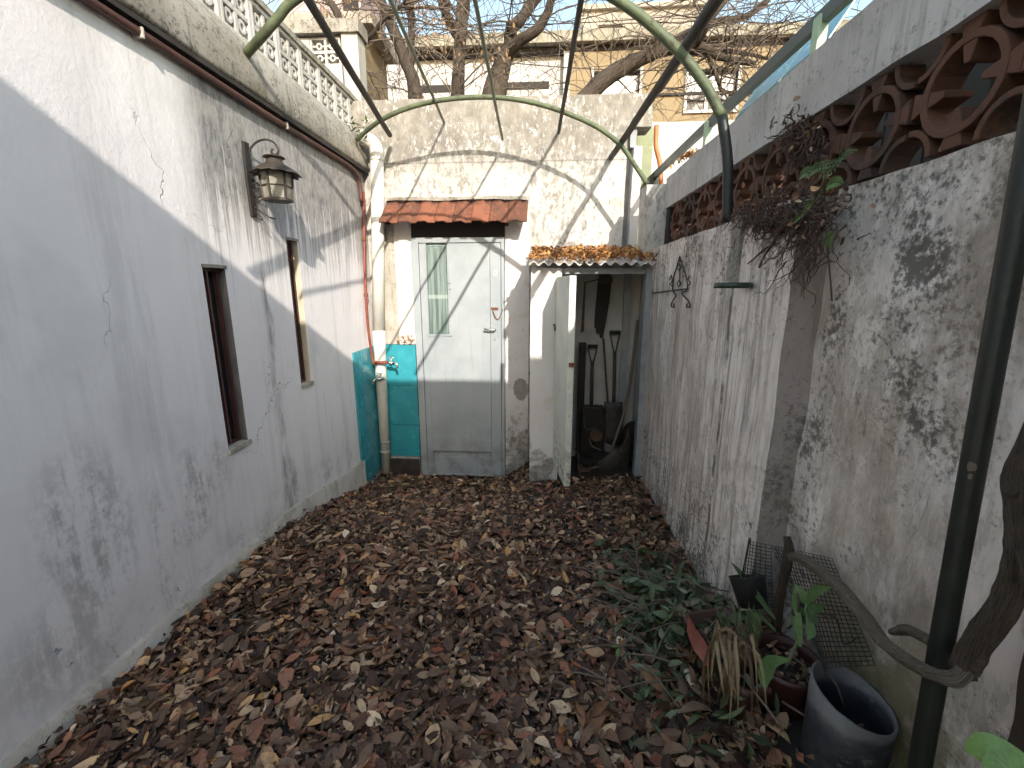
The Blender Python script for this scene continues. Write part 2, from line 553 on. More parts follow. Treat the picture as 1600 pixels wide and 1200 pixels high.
def mk_leafdoor():
    m = Mt('shed_door_paint')
    x, y, z = m.xyz()
    n = m.noise(5, 5, .6)
    col = m.mix(m.ss(n, .3, .7), (.56, .57, .50), (.66, .66, .60))
    low = m.mul(m.inv(m.ss(z, .05, .55)), m.ss(m.noise(14, 6, .75), .44, .60), .9)
    col = m.mix(low, col, (.085, .075, .065))
    sp = m.mul(m.ss(m.noise(34, 5, .7), .62, .66), .8, m.inv(m.ss(z, .6, 1.5)))
    col = m.mix(sp, col, (.14, .115, .09))
    return m.out(col, .6, m.bump(m.add(n, m.mul(m.noise(50, 4), .3)), .25, .006))


MATS['sheddoor'] = mk_leafdoor()


def mk_glass_reeded():
    m = Mt('reeded_glass')
    x, y, z = m.xyz()
    w = m.ma('SINE', m.mul(x, 520.0))
    w2 = m.ma('SINE', m.mul(z, 420.0))
    cur = m.noise(3.0, 4, .5, m.scl((14, 1, .5)))
    col = m.mix(m.ss(cur, .40, .60), (.095, .14, .13), (.21, .275, .255))
    seam = m.inv(m.ss(m.ma('ABSOLUTE', m.ma('SUBTRACT', z, 1.42)), .01, .025))
    col = m.mix(m.mul(seam, .5), col, (.45, .52, .48))
    return m.out(col, .28, m.bump(m.add(w, m.mul(w2, .5)), .5, .002))


MATS['reeded'] = mk_glass_reeded()


def mk_pane(name, c=(.015, .017, .02), r=.08):
    m = Mt(name)
    return m.out(c, m.ss(m.noise(6, 4), .3, .7, r, r + .15))


MATS['darkpane'] = mk_pane('dark_pane')


def mk_lantern_glass():
    m = Mt('lantern_glass')
    n = m.noise(12, 5, .6)
    col = m.mix(m.ss(n, .35, .65), (.28, .265, .215), (.46, .44, .37))
    return m.out(col, .35, m.bump(n, .2, .004), Transmission_Weight=.35)


MATS['lglass'] = mk_lantern_glass()


def mk_bucket():
    m = Mt('bucket_plastic')
    v = m.obj()
    x, y, z = m.xyz(v)
    n = m.noise(5, 6, .7, m.scl((1, 1, 2.2), v))
    n2 = m.noise(26, 6, .75, v)
    top = m.ss(m.add(z, m.mul(n, .06)), .236, .266)
    col = m.mix(top, m.mix(m.ss(n, .38, .62), (.014, .015, .020), (.040, .042, .050)), m.mix(n2, (.085, .082, .082), (.15, .145, .14)))
    col = m.mix(m.mul(m.ss(n2, .55, .68), .5), col, (.18, .17, .155))
    return m.out(col, m.ss(n2, .3, .7, .4, .7), m.bump(m.add(n, n2), .2, .004))


MATS['bucket'] = mk_bucket()


def mk_turqsheet():
    m = Mt('turquoise_sheet')
    n = m.noise(4, 5, .6, m.scl((1, .4, 1)))
    col = m.mix(m.ss(n, .35, .65), (.10, .33, .36), (.22, .47, .50))
    return m.out(col, m.ss(n, .3, .7, .12, .4), m.bump(m.noise(9, 4), .3, .01))


MATS['turqsheet'] = mk_turqsheet()

LEAF_STOPS = [(0, (0.021, 0.012, 0.007)), (0.15, (0.05, 0.025, 0.016)), (0.3, (0.1, 0.048, 0.028)), (0.42, (0.118, 0.076, 0.05)), (0.52, (0.236, 0.116, 0.06)), (0.62, (0.165, 0.11, 0.074)), (0.7, (0.319, 0.11, 0.06)), (0.78, (0.271, 0.184, 0.12)), (0.86, (0.401, 0.242, 0.138)), (0.93, (0.519, 0.367, 0.23)), (0.975, (0.543, 0.284, 0.092)), (1, (0.755, 0.619, 0.46))]


def mk_leaf(name, stops, individual=False, rough=.62, spec=.35):
    m = Mt(name)
    r = m.orand() if individual else m.attr('rnd')
    v = m.attr('luv', 1)
    u, w, _ = m.xyz(v)
    col = m.ramp(r, stops)
    p = m.pos()
    col = m.mix(m.mul(m.ss(m.noise(70, 4, .6), .45, .7), .55), col, m.mix(.5, col, (.02, .013, .01)))
    vein = m.inv(m.ss(m.ma('ABSOLUTE', w), .0, .10))
    side = m.ma('SINE', m.mul(m.add(u, m.mul(m.ma('ABSOLUTE', w), -.35)), 44.0))
    col = m.mix(m.mul(vein, .35), col, m.mix(.5, col, (.30, .22, .15)))
    h = m.add(m.mul(vein, 1.0), m.add(m.mul(side, .25), m.mul(m.noise(110, 3), .6)))
    return m.out(col, m.ss(m.noise(40, 3), .3, .7, rough - .15, rough + .2), m.bump(h, .35, .0025), Specular_IOR_Level=spec)


MATS['litter'] = mk_leaf('dead_leaf', LEAF_STOPS)
MATS['litter1'] = mk_leaf('dead_leaf_single', LEAF_STOPS, True)
MATS['rooflitter'] = mk_leaf('roof_leaf', [(0, (.16, .07, .03)), (.3, (.34, .15, .05)), (.6, (.52, .25, .07)), (.85, (.62, .36, .14)), (1, (.20, .12, .07))])
MATS['greenleaf'] = mk_leaf('cut_green_leaf', [(0, (.022, .034, .012)), (.3, (.045, .066, .024)), (.55, (.075, .108, .044)), (.75, (.115, .15, .08)), (.88, (.19, .215, .14)), (.94, (.12, .075, .04)), (1, (.07, .045, .03))], False, .5, .4)
MATS['greenleaf1'] = mk_leaf('green_leaf_single', [(0, (.04, .085, .03)), (.5, (.07, .14, .045)), (1, (.12, .20, .07))], True, .5, .4)
MATS['redleaf'] = mk_leaf('red_leaf', [(0, (.22, .065, .045)), (1, (.22, .065, .045))], True, .6, .3)
MATS['tanleaf'] = mk_leaf('tan_leaf', [(0, (.24, .135, .075)), (1, (.24, .135, .075))], True, .6, .3)
MATS['strawleaf'] = mk_leaf('straw_leaf', [(0, (.16, .10, .05)), (.35, (.07, .042, .026)), (.65, (.20, .13, .07)), (1, (.27, .21, .12))], True, .65, .3)
MATS['brightleaf'] = mk_leaf('bright_leaf', [(0, (.16, .27, .075)), (1, (.16, .27, .075))], True, .45, .4)


# ------------------------------------------------------------------ mesh helper
class MB:
    def __init__(s):
        s.v, s.f = [], []

    def add(s, vs, fs):
        o = len(s.v)
        s.v += [tuple(p) for p in vs]
        s.f += [tuple(i + o for i in f) for f in fs]
        return s

    def box(s, x0, x1, y0, y1, z0, z1):
        x0, x1 = sorted((x0, x1))
        y0, y1 = sorted((y0, y1))
        z0, z1 = sorted((z0, z1))
        return s.add([(x0, y0, z0), (x1, y0, z0), (x1, y1, z0), (x0, y1, z0), (x0, y0, z1), (x1, y0, z1), (x1, y1, z1), (x0, y1, z1)],
                     [(0, 3, 2, 1), (4, 5, 6, 7), (0, 1, 5, 4), (1, 2, 6, 5), (2, 3, 7, 6), (3, 0, 4, 7)])

    def rough(s, x0, x1, y0, y1, z0, z1, step=.05, amp=.006, freq=9.0):
        """box cut into small faces, its surface uneven like hand-laid plaster"""
        def cuts(a, b):
            n = max(1, int(round((b - a) / step)))
            return [a + (b - a) * i / n for i in range(n + 1)]
        X, Y, Z = cuts(x0, x1), cuts(y0, y1), cuts(z0, z1)
        idx = {}
        vs, fs = [], []

        def vid(p):
            k = (round(p[0], 5), round(p[1], 5), round(p[2], 5))
            if k not in idx:
                q = Vector(p)
                d = mnoise.noise_vector(q * freq) * amp + mnoise.noise_vector(q * freq * .3) * amp * 1.2
                idx[k] = len(vs)
                vs.append(tuple(q + d))
            return idx[k]

        def grid(A, B, fn, flip):
            for i in range(len(A) - 1):
                for j in range(len(B) - 1):
                    q = [vid(fn(A[i], B[j])), vid(fn(A[i + 1], B[j])), vid(fn(A[i + 1], B[j + 1])), vid(fn(A[i], B[j + 1]))]
                    fs.append(tuple(q[::-1]) if flip else tuple(q))
        grid(X, Y, lambda a, b: (a, b, z0), True)
        grid(X, Y, lambda a, b: (a, b, z1), False)
        grid(X, Z, lambda a, b: (a, y0, b), False)
        grid(X, Z, lambda a, b: (a, y1, b), True)
        grid(Y, Z, lambda a, b: (x0, a, b), True)
        grid(Y, Z, lambda a, b: (x1, a, b), False)
        return s.add(vs, fs)

    def obox(s, c, ax, ay, az, hx, hy, hz):
        c = Vector(c)
        vs = []
        for sz in (-1, 1):
            for sx, sy in ((-1, -1), (1, -1), (1, 1), (-1, 1)):
                vs.append(c + ax * (sx * hx) + ay * (sy * hy) + az * (sz * hz))
        return s.add(vs, [(0, 3, 2, 1), (4, 5, 6, 7), (0, 1, 5, 4), (1, 2, 6, 5), (2, 3, 7, 6), (3, 0, 4, 7)])

    def bar(s, a, b, w, h, up=Vector((0, 0, 1))):
        a, b = Vector(a), Vector(b)
        d = (b - a)
        L = d.length
        d.normalize()
        r = d.cross(up)
        if r.length < 1e-4:
            r = d.cross(Vector((1, 0, 0)))
        r.normalize()
        u = r.cross(d)
        return s.obox((a + b) / 2, d, r, u, L / 2, w / 2, h / 2)

    def tube(s, pts, r, seg=8, cap=True):
        pts = [Vector(p) for p in pts]
        n = len(pts)
        rs = [r] * n if isinstance(r, (int, float)) else list(r)
        t = [(pts[min(i + 1, n - 1)] - pts[max(i - 1, 0)]).normalized() for i in range(n)]
        ref = Vector((0, 0, 1)) if abs(t[0].z) < .9 else Vector((1, 0, 0))
        u = t[0].cross(ref).normalized()
        vs, fs = [], []
        for i in range(n):
            if i:
                u = (u - t[i] * u.dot(t[i]))
                if u.length < 1e-6:
                    u = t[i].orthogonal()
                u.normalize()
            w = t[i].cross(u)
            for k in range(seg):
                a = 2 * pi * k / seg
                vs.append(pts[i] + (u * cos(a) + w * sin(a)) * rs[i])
        for i in range(n - 1):
            for k in range(seg):
                k2 = (k + 1) % seg
                fs.append((i * seg + k, i * seg + k2, (i + 1) * seg + k2, (i + 1) * seg + k))
        if cap:
            fs.append(tuple(range(seg))[::-1])
            fs.append(tuple((n - 1) * seg + k for k in range(seg)))
        return s.add(vs, fs)

    def lathe(s, c, prof, seg=24, axis=Vector((0, 0, 1)), close=False):
        """prof: (radius, height) pairs turned about an axis through c"""
        c = Vector(c)
        axis = Vector(axis).normalized()
        u = axis.orthogonal().normalized()
        w = axis.cross(u)
        vs, fs = [], []
        n = len(prof)
        for (r, h) in prof:
            for k in range(seg):
                a = 2 * pi * k / seg
                vs.append(c + axis * h + (u * cos(a) + w * sin(a)) * r)
        for i in range(n - 1 if not close else n):
            j = (i + 1) % n
            for k in range(seg):
                k2 = (k + 1) % seg
                fs.append((i * seg + k, i * seg + k2, j * seg + k2, j * seg + k))
        return s.add(vs, fs)

    def prism(s, poly, fn, d0, d1):
        """closed 2-D outline pushed from d0 to d1; fn(u, v, d) -> point"""
        n = len(poly)
        vs = [fn(u, v, d0) for u, v in poly] + [fn(u, v, d1) for u, v in poly]
        fs = [tuple(range(n))[::-1], tuple(range(n, 2 * n))]
        fs += [(i, (i + 1) % n, n + (i + 1) % n, n + i) for i in range(n)]
        return s.add(vs, fs)

    def ringband(s, outer, inner, fn, d0, d1, closed=True):
        """band between two outlines of equal length, pushed from d0 to d1"""
        n = len(outer)
        vs = []
        for d in (d0, d1):
            vs += [fn(u, v, d) for u, v in outer] + [fn(u, v, d) for u, v in inner]
        fs = []
        m = n if closed else n - 1
        for i in range(m):
            j = (i + 1) % n
            fs += [(i, j, n + j, n + i), (2 * n + i, 3 * n + i, 3 * n + j, 2 * n + j), (i, 2 * n + i, 2 * n + j, j), (n + i, n + j, 3 * n + j, 3 * n + i)]
        if not closed:
            for i in (0, n - 1):
                fs.append((i, n + i, 3 * n + i, 2 * n + i))
        return s.add(vs, fs)

    def build(s, name, mat, parent=None, smooth=False, origin=None, bevel=0.0, fixn=True):
        base = Vector((0, 0, 0))
        if parent is not None:
            p = parent
            while p is not None:
                base = base + Vector(p.location)
                p = p.parent
        elif origin is not None:
            base = Vector(origin)
        me = bpy.data.meshes.new(name)
        me.from_pydata([(p[0] - base.x, p[1] - base.y, p[2] - base.z) for p in s.v], [], s.f)
        if fixn:
            bm = bmesh.new()
            bm.from_mesh(me)
            bmesh.ops.recalc_face_normals(bm, faces=bm.faces)
            bm.to_mesh(me)
            bm.free()
        me.materials.append(MATS[mat] if isinstance(mat, str) else mat)
        if smooth:
            me.shade_smooth()
        o = bpy.data.objects.new(name, me)
        COL.objects.link(o)
        if parent is not None:
            o.parent = parent
        elif origin is not None:
            o.location = base
        if bevel:
            b = o.modifiers.new('bevel', 'BEVEL')
            b.width = bevel
            b.segments = 2
            b.limit_method = 'ANGLE'
            b.angle_limit = radians(40)
        return o


def tag(o, label, cat, group=None, kind=None):
    if label:
        o['label'] = label
    if cat:
        o['category'] = cat
    if group:
        o['group'] = group
    if kind:
        o['kind'] = kind
    return o


def thing(name, label, cat, loc=(0, 0, 0), group=None):
    o = bpy.data.objects.new(name, None)
    o.empty_display_size = .1
    COL.objects.link(o)
    o.location = loc
    return tag(o, label, cat, group, 'thing')


def dup(o, parent=None, loc=None):
    c = o.copy()
    COL.objects.link(c)
    if parent is not None:
        c.parent = parent
    if loc is not None:
        c.location = loc
    for ch in o.children:
        dup(ch, c)
    return c


def spline(pts, n=8):
    """Catmull-Rom through points"""
    P = [Vector(p) for p in pts]
    P = [P[0] * 2 - P[1]] + P + [P[-1] * 2 - P[-2]]
    out = []
    for i in range(1, len(P) - 2):
        for k in range(n):
            t = k / n
            a, b, c, d = P[i - 1], P[i], P[i + 1], P[i + 2]
            out.append(.5 * ((2 * b) + (c - a) * t + (2 * a - 5 * b + 4 * c - d) * t * t + (3 * b - a - 3 * c + d) * t ** 3))
    out.append(P[-2])
    return out


def spl1(vals, n):
    return [v.x for v in spline([(a, 0, 0) for a in vals], n)]


# ------------------------------------------------------------------ leaves: many at once with numpy
def leaf_arrays(N, rng, L, Wd, curl, fold):
    """N leaves, 13 points each; returns verts (N,13,3) in leaf space"""
    t = np.array([0, .22, .5, .78, 1.0])
    w = np.array([0, .78, 1.0, .66, 0])
    pts = [(0, 0)] + [(i, 0) for i in (1, 2, 3)] + [(4, 0)] + [(i, -1) for i in (1, 2, 3)] + [(i, 1) for i in (1, 2, 3)]
    V = np.zeros((N, len(pts), 3))
    luv = np.zeros((N, len(pts), 3))
    asym = rng.uniform(-.18, .18, N)
    twist = rng.normal(0, .5, N)
    for k, (i, sd) in enumerate(pts):
        ti = t[i]
        ang = curl * (ti - .5)
        rad = np.where(np.abs(curl) < 1e-3, 1e3, L / np.where(np.abs(curl) < 1e-3, 1, curl))
        x = np.where(np.abs(curl) < 1e-3, L * (ti - .5), rad * np.sin(ang))
        z = np.where(np.abs(curl) < 1e-3, 0, rad * (1 - np.cos(ang)))
        wy = Wd * .5 * w[i] * sd * (1 + asym * sd)
        y = wy * np.cos(fold)
        z = z + np.abs(wy) * np.sin(fold) + wy * np.sin(twist * (ti - .5)) * .8
        V[:, k, 0], V[:, k, 1], V[:, k, 2] = x, y, z
        luv[:, k, 0], luv[:, k, 1] = ti, sd * w[i]
    F = [(0, 1, 5), (0, 8, 1), (1, 2, 6, 5), (1, 8, 9, 2), (2, 3, 7, 6), (2, 9, 10, 3), (3, 4, 7), (3, 10, 4)]
    return V, luv, F


def rot_mats(yaw, pitch, roll):
    cy, sy_, cp, sp, cr, sr = np.cos(yaw), np.sin(yaw), np.cos(pitch), np.sin(pitch), np.cos(roll), np.sin(roll)
    R = np.zeros((len(yaw), 3, 3))
    R[:, 0, 0] = cy * cp
    R[:, 0, 1] = cy * sp * sr - sy_ * cr
    R[:, 0, 2] = cy * sp * cr + sy_ * sr
    R[:, 1, 0] = sy_ * cp
    R[:, 1, 1] = sy_ * sp * sr + cy * cr
    R[:, 1, 2] = sy_ * sp * cr - cy * sr
    R[:, 2, 0] = -sp
    R[:, 2, 1] = cp * sr
    R[:, 2, 2] = cp * cr
    return R


def leaf_mesh(name, V, luv, F, rv, mat):
    N, K, _ = V.shape
    me = bpy.data.meshes.new(name)
    faces = []
    tri = [f for f in F if len(f) == 3]
    quad = [f for f in F if len(f) == 4]
    base = (np.arange(N) * K)[:, None]
    loops = np.concatenate([np.concatenate([base + np.array(f)[None, :] for f in quad], 1).ravel(), np.concatenate([base + np.array(f)[None, :] for f in tri], 1).ravel()])
    nq, nt_ = N * len(quad), N * len(tri)
    starts = np.concatenate([np.arange(nq) * 4, nq * 4 + np.arange(nt_) * 3])
    me.vertices.add(N * K)
    me.vertices.foreach_set('co', V.reshape(-1).astype(np.float32))
    me.loops.add(len(loops))
    me.loops.foreach_set('vertex_index', loops.astype(np.int32))
    me.polygons.add(nq + nt_)
    me.polygons.foreach_set('loop_start', starts.astype(np.int32))
    me.update(calc_edges=True)
    a = me.attributes.new('rnd', 'FLOAT', 'POINT')
    a.data.foreach_set('value', np.repeat(rv, K).astype(np.float32))
    b = me.attributes.new('luv', 'FLOAT_VECTOR', 'POINT')
    b.data.foreach_set('vector', luv.reshape(-1).astype(np.float32))
    me.materials.append(MATS[mat])
    me.shade_smooth()
    me.validate()
    return me


def scatter(name, P, rng, mat, lmin=.035, lmax=.085, ratio=(.38, .62), tilt=.38, curl=.9, parent=None, rv=None, yawc=None):
    N = len(P)
    L = rng.uniform(0, 1, N) ** 2.0 * (lmax - lmin) + lmin
    Wd = L * rng.uniform(ratio[0], ratio[1], N)
    V, luv, F = leaf_arrays(N, rng, L, Wd, rng.normal(0, curl, N), rng.normal(.25, .35, N))
    R = rot_mats(rng.uniform(0, 2 * pi, N) if yawc is None else yawc, rng.normal(0, tilt, N), rng.normal(0, tilt, N))
    V = np.einsum('nij,nkj->nki', R, V) + np.asarray(P)[:, None, :]
    me = leaf_mesh(name, V, luv, F, rng.uniform(0, 1, N) if rv is None else rv, mat)
    o = bpy.data.objects.new(name, me)
    COL.objects.link(o)
    if parent is not None:
        o.parent = parent
    return o


def one_leaf(name, mat, L, W, seed, curl=.5, fold=.25):
    rng = np.random.default_rng(seed)
    V, luv, F = leaf_arrays(1, rng, np.array([L]), np.array([W]), np.array([curl]), np.array([fold]))
    return leaf_mesh(name, V, luv, F, np.array([.5]), mat)


def blade(pts, widths, up=Vector((0, 0, 1)), fold=.15, thick=0.0015):
    """a strap or broad leaf along a curve: ribbon with a keel"""
    pts = spline(pts, 5)
    W = spl1(widths, 5)
    n = len(pts)
    vs, fs = [], []
    for i in range(n):
        t = (pts[min(i + 1, n - 1)] - pts[max(i - 1, 0)]).normalized()
        sd = t.cross(up)
        if sd.length < .05:
            sd = t.cross(Vector((1, 0, 0)))
        sd.normalize()
        nn = sd.cross(t)
        w = max(.0008, W[i]) / 2
        vs += [pts[i] - sd * w + nn * w * fold * 2, pts[i], pts[i] + sd * w + nn * w * fold * 2]
    for i in range(n - 1):
        for k in (0, 1):
            a = i * 3 + k
            fs.append((a, a + 1, a + 4, a + 3))
    return vs, fs


def build_blade(name, mat, pts, widths, parent=None, origin=None, **kw):
    b = MB()
    vs, fs = blade(pts, widths, **kw)
    b.add(vs, fs)
    o = b.build(name, mat, parent, True, origin, fixn=False)
    n = len(vs) // 3
    at = o.data.attributes.new('luv', 'FLOAT_VECTOR', 'POINT')
    at.data.foreach_set('vector', [c for i in range(n) for k in (-1, 0, 1) for c in (i / n, k, 0)])
    ra = o.data.attributes.new('rnd', 'FLOAT', 'POINT')
    ra.data.foreach_set('value', [.5] * len(vs))
    return o



# ================================================================== THE SETTING
# ------------------------------------------------------------------ ground
b = MB()
gx = [-60, -20, -6, -2.2] + [-1.9 + .07 * i for i in range(0, 56)] + [2.4, 6, 20, 60]
gy = [-40, -10, -3] + [-1.4 + .07 * i for i in range(0, 84)] + [4.9, 6, 10, 20, 60, 140]
vs, fs = [], []
for j, y in enumerate(gy):
    for i, x in enumerate(gx):
        vs.append((x, y, ground_z(x, y) + .008 * mnoise.noise(Vector((x * 4, y * 4, 0)))))
for j in range(len(gy) - 1):
    for i in range(len(gx) - 1):
        a = j * len(gx) + i
        fs.append((a, a + 1, a + 1 + len(gx), a + len(gx)))
ground = b.add(vs, fs).build('ground', 'soil', smooth=True)
ground['kind'] = 'structure'

# ------------------------------------------------------------------ house wall on the left
lw = thing('house_wall', 'long white plaster house wall with two slit windows on the left', 'wall', (XL, 1.5, 0))
WIN = [(2.045, 2.198, .68, 1.597), (2.786, 2.915, .86, 1.80)]
LY0, LY1, LZ0, LZ1 = -1.2, D, -.6, 2.56


def holed(b, X, y0, y1, z0, z1, holes, depth):
    ys = sorted({y0, y1} | {h[0] for h in holes} | {h[1] for h in holes})
    zs = sorted({z0, z1} | {h[2] for h in holes} | {h[3] for h in holes})
    for i in range(len(ys) - 1):
        for j in range(len(zs) - 1):
            cy, cz = (ys[i] + ys[i + 1]) / 2, (zs[j] + zs[j + 1]) / 2
            if any(h[0] < cy < h[1] and h[2] < cz < h[3] for h in holes):
                continue
            b.add([(X, ys[i], zs[j]), (X, ys[i + 1], zs[j]), (X, ys[i + 1], zs[j + 1]), (X, ys[i], zs[j + 1])], [(0, 1, 2, 3)])


b = MB()
holed(b, XL, LY0, LY1, LZ0, LZ1, WIN, .115)
b.box(XL - .30, XL - .22, LY0, LY1, LZ0, LZ1)
b.build('plaster_face', 'left', lw)
for wi, (a, c, e, g) in enumerate(WIN):
    xg = XL - .05
    rv = MB()
    P = [(a, e), (c, e), (c, g), (a, g)]
    for k in range(4):
        p, q = P[k], P[(k + 1) % 4]
        rv.add([(XL, p[0], p[1]), (XL, q[0], q[1]), (xg - .03, q[0], q[1]), (xg - .03, p[0], p[1])], [(0, 1, 2, 3)])
    w = MB()
    for y in (a + .008, c - .008):
        w.box(xg - .012, xg + .012, y - .008, y + .008, e, g)
    w.box(xg - .012, xg + .012, a + .016, c - .016, e, e + .016).box(xg - .012, xg + .012, a + .016, c - .016, g - .016, g)
    w.box(xg - .008, xg + .018, a + .06, a + .072, e + .016, g - .016)
    wo = w.build('window', 'brownpipe', lw)
    rv.build('reveal', 'reveal_dark' if wi == 0 else 'reveal_cream', wo)
    MB().box(xg - .014, xg - .010, a, c, e, g).build('pane', 'darkpane', wo)
    MB().rough(XL - .04, XL + .012, a - .006, c + .012, e - .022, e + .002, .03, .003).build('sill', 'skirt', wo)
    MB().rough(XL - .05, XL + .006, a - .004, c + .008, g - .002, g + .014, .03, .003).build('lintel_edge', 'ledge', wo)

# skirting: follows the falling yard
b = MB()
ys = [LY0 + .06 * i for i in range(int((3.68 - LY0) / .06) + 1)]


def sk_top(y):
    return .108 + .012 * mnoise.noise(Vector((y * 3, 0, 5))) - .13 * ss(y, 2.42, 3.6)


for i in range(len(ys) - 1):
    y0_, y1_ = ys[i], ys[i + 1]
    q = []
    for y in (y0_, y1_):
        w = .020 + .004 * mnoise.noise(Vector((y * 8, 3, 1)))
        q += [(XL + w + .006, y, -.55), (XL + w, y, sk_top(y) - .012), (XL - .002, y, sk_top(y))]
    b.add(q, [(0, 3, 4, 1), (1, 4, 5, 2)])
b.build('skirting', 'skirt', lw, True)

# projecting ledge above the gutter, its top falling outwards
b = MB()
ys = [LY0 + .04 * i for i in range(int((D - LY0) / .04) + 1)]
prof0 = [(-1.62, 2.525), (-1.548, 2.520), (-1.538, 2.535), (-1.542, 2.62), (-1.556, 2.705), (-1.575, 2.755), (-1.63, 2.825), (-1.80, 2.84), (-1.80, 2.525)]
for y in ys:
    for (px_, pz_) in prof0:
        d = mnoise.noise_vector(Vector((px_ * 9, y * 7, pz_ * 9))) * .007
        b.v.append((px_ + d.x * .8, y, pz_ + d.z))
n = len(prof0)
for i in range(len(ys) - 1):
    for k in range(n):
        b.f.append((i * n + k, i * n + (k + 1) % n, (i + 1) * n + (k + 1) % n, (i + 1) * n + k))
b.f += [tuple(range(n)), tuple((len(ys) - 1) * n + k for k in range(n))]
b.build('ledge', 'ledge', lw, True)
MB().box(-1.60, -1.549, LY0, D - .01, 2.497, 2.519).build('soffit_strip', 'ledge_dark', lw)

# ------------------------------------------------------------------ terrace balustrade of white concrete screen blocks
bal = thing('balustrade', 'white concrete balustrade of pierced flower blocks above the left wall', 'balustrade', (-1.68, 3.0, 2.83))


def flower_block(mb, w, h, fn, d0, d1):
    """square frame, four petals and a cross bar, all real holes between"""
    def bx(u0, u1, v0, v1, a=0, c=0):
        mb.prism([(u0, v0), (u1, v0), (u1, v1), (u0, v1)], fn, d0 + a, d1 - c)
    e = .022
    bx(-w / 2, -w / 2 + e, -h / 2, h / 2)
    bx(w / 2 - e, w / 2, -h / 2, h / 2)
    bx(-w / 2 + e, w / 2 - e, -h / 2, -h / 2 + e)
    bx(-w / 2 + e, w / 2 - e, h / 2 - e, h / 2)
    bx(-w / 2 + e, w / 2 - e, -.014, .014, .006, .006)
    bx(-.014, .014, .014, h / 2 - e, .006, .006)
    bx(-.014, .014, -h / 2 + e, -.014, .006, .006)
    for su in (-1, 1):
        for sv in (-1, 1):
            cu, cv = su * w * .21, sv * h * .21
            ro = .036
            poly = [(cu + ro * cos(2 * pi * k / 10), cv + ro * sin(2 * pi * k / 10)) for k in range(10)]
            inn = [(cu + ro * .45 * cos(2 * pi * k / 10), cv + ro * .45 * sin(2 * pi * k / 10)) for k in range(10)]
            mb.ringband(poly, inn, fn, d0 + .010, d1 - .010)
            mb.prism([(cu + su * ro * .6, cv - .008), (su * (w / 2 - e), cv - .008), (su * (w / 2 - e), cv + .008), (cu + su * ro * .6, cv + .008)], fn, d0 + .014, d1 - .014)
            mb.prism([(su * .012, cv - .008), (cu - su * ro * .6, cv - .008), (cu - su * ro * .6, cv + .008), (su * .012, cv + .008)], fn, d0 + .014, d1 - .014)


BW = .262
proto = None
for k in range(9):
    yc = 1.98 + BW * (k + .5) + .0
    if yc > 4.25:
        break
    if proto is None:
        mb = MB()
        base = Vector((0, yc, 2.965))
        flower_block(mb, BW - .004, .265, lambda u, v, d: (-1.655 - d, yc + u, 2.965 + v), 0, .07)
        proto = mb.build('screen_block', 'whiteconc', bal, bevel=.003)
        y_first = yc
    else:
        o = dup(proto, bal)
        o.location = (0, yc - y_first, 0)
MB().rough(-1.74, -1.64, 1.0, 4.30, 3.10, 3.135, .07, .003).build('cap_rail', 'ledge', bal)
MB().rough(-1.735, -1.648, 1.0, 1.97, 2.83, 3.098, .07, .003).build('end_post', 'whiteconc', bal)

# return of the terrace: pierced panel, white pillar and white wall facing the yard
Yt = 5.3
ret = thing('terrace_end_wall', 'white terrace end wall with pierced block panel and tall pillar', 'wall', UY(520, 160, Yt) * 1)
p0, p1 = UY(487, 104, Yt), UY(534, 104, Yt)
zt, zb = UY(510, 58, Yt).z, p0.z
mb = MB()
cw = (p1.x - p0.x) / 2
flower_block(mb, cw * 2, zt - zb, lambda u, v, d: ((p0.x + p1.x) / 2 + u, Yt + d, (zt + zb) / 2 + v), 0, .09)
mb.build('screen_block', 'whiteconc', ret)
MB().rough(p0.x - .9, p1.x, Yt, Yt + .12, .5, zb, .2, .004).build('lower_wall', 'housewhite', ret)
MB().rough(p0.x - .9, p0.x - .002, Yt, Yt + .11, zb + .002, zt, .2, .004).build('upper_wall', 'whiteconc', ret)
q0, q1 = UY(535, 60, Yt), UY(560, 60, Yt)
MB().rough(q0.x, q1.x, Yt - .03, Yt + .18, .5, q0.z + .03, .2, .004).build('pillar', 'whiteconc', ret)
MB().rough(p0.x - .9, q1.x + .03, Yt - .06, Yt + .2, q0.z + .032, q0.z + .16, .1, .006).build('cap_slab', 'ledge', ret)
MB().box(-3.6, -1.9, D - 1.0, D - .9, 2.0, 4.6).build('inner_wall', 'pink', ret)

# upper room of the house with a tiled eave, seen at the far left
up_h = thing('upper_room', 'brown upper room with dark window opening behind dry twigs', 'building', UY(530, 60, 7.5) * 1)
a0, a1 = UY(440, 0, 7.5), UY(566, 40, 7.5)
zu = UY(520, 28, 7.5).z
MB().rough(a0.x, a1.x, 7.5, 8.6, zu, zu + 1.6, .3, .01).build('wall', 'pink', up_h)
w0, w1 = UY(538, 26, 7.5), UY(565, 26, 7.5)
MB().box(w0.x, w1.x - .03, 7.47, 7.49, zu + .03, zu + .9).build('window', 'darkgap', up_h)
MB().rough(a0.x, a1.x + .2, 7.35, 8.6, zu - .16, zu - .005, .15, .01).build('floor_slab', 'stonewall', up_h)
MB().rough(a0.x, a1.x + .02, 7.42, 8.5, .2, zu - .165, .4, .01).build('lower_wall', 'ochre', up_h)

# ------------------------------------------------------------------ back wall
bw = thing('back_wall', 'tall mottled whitewashed wall closing the end of the yard', 'wall', (-.4, D, -.38))
zt = UY(780, 151, D).z
xr = UY(976, 300, D).x
zq = UY(990, 199, D).z
xs = UY(1012, 300, D).x
MB().rough(-2.0, xr, D, D + .22, -.7, zq, .07, .005).build('wall_body', 'back', bw)
MB().rough(-2.0, xs, D, D + .22, zq + .0005, zt, .07, .005).build('wall_top', 'back', bw)
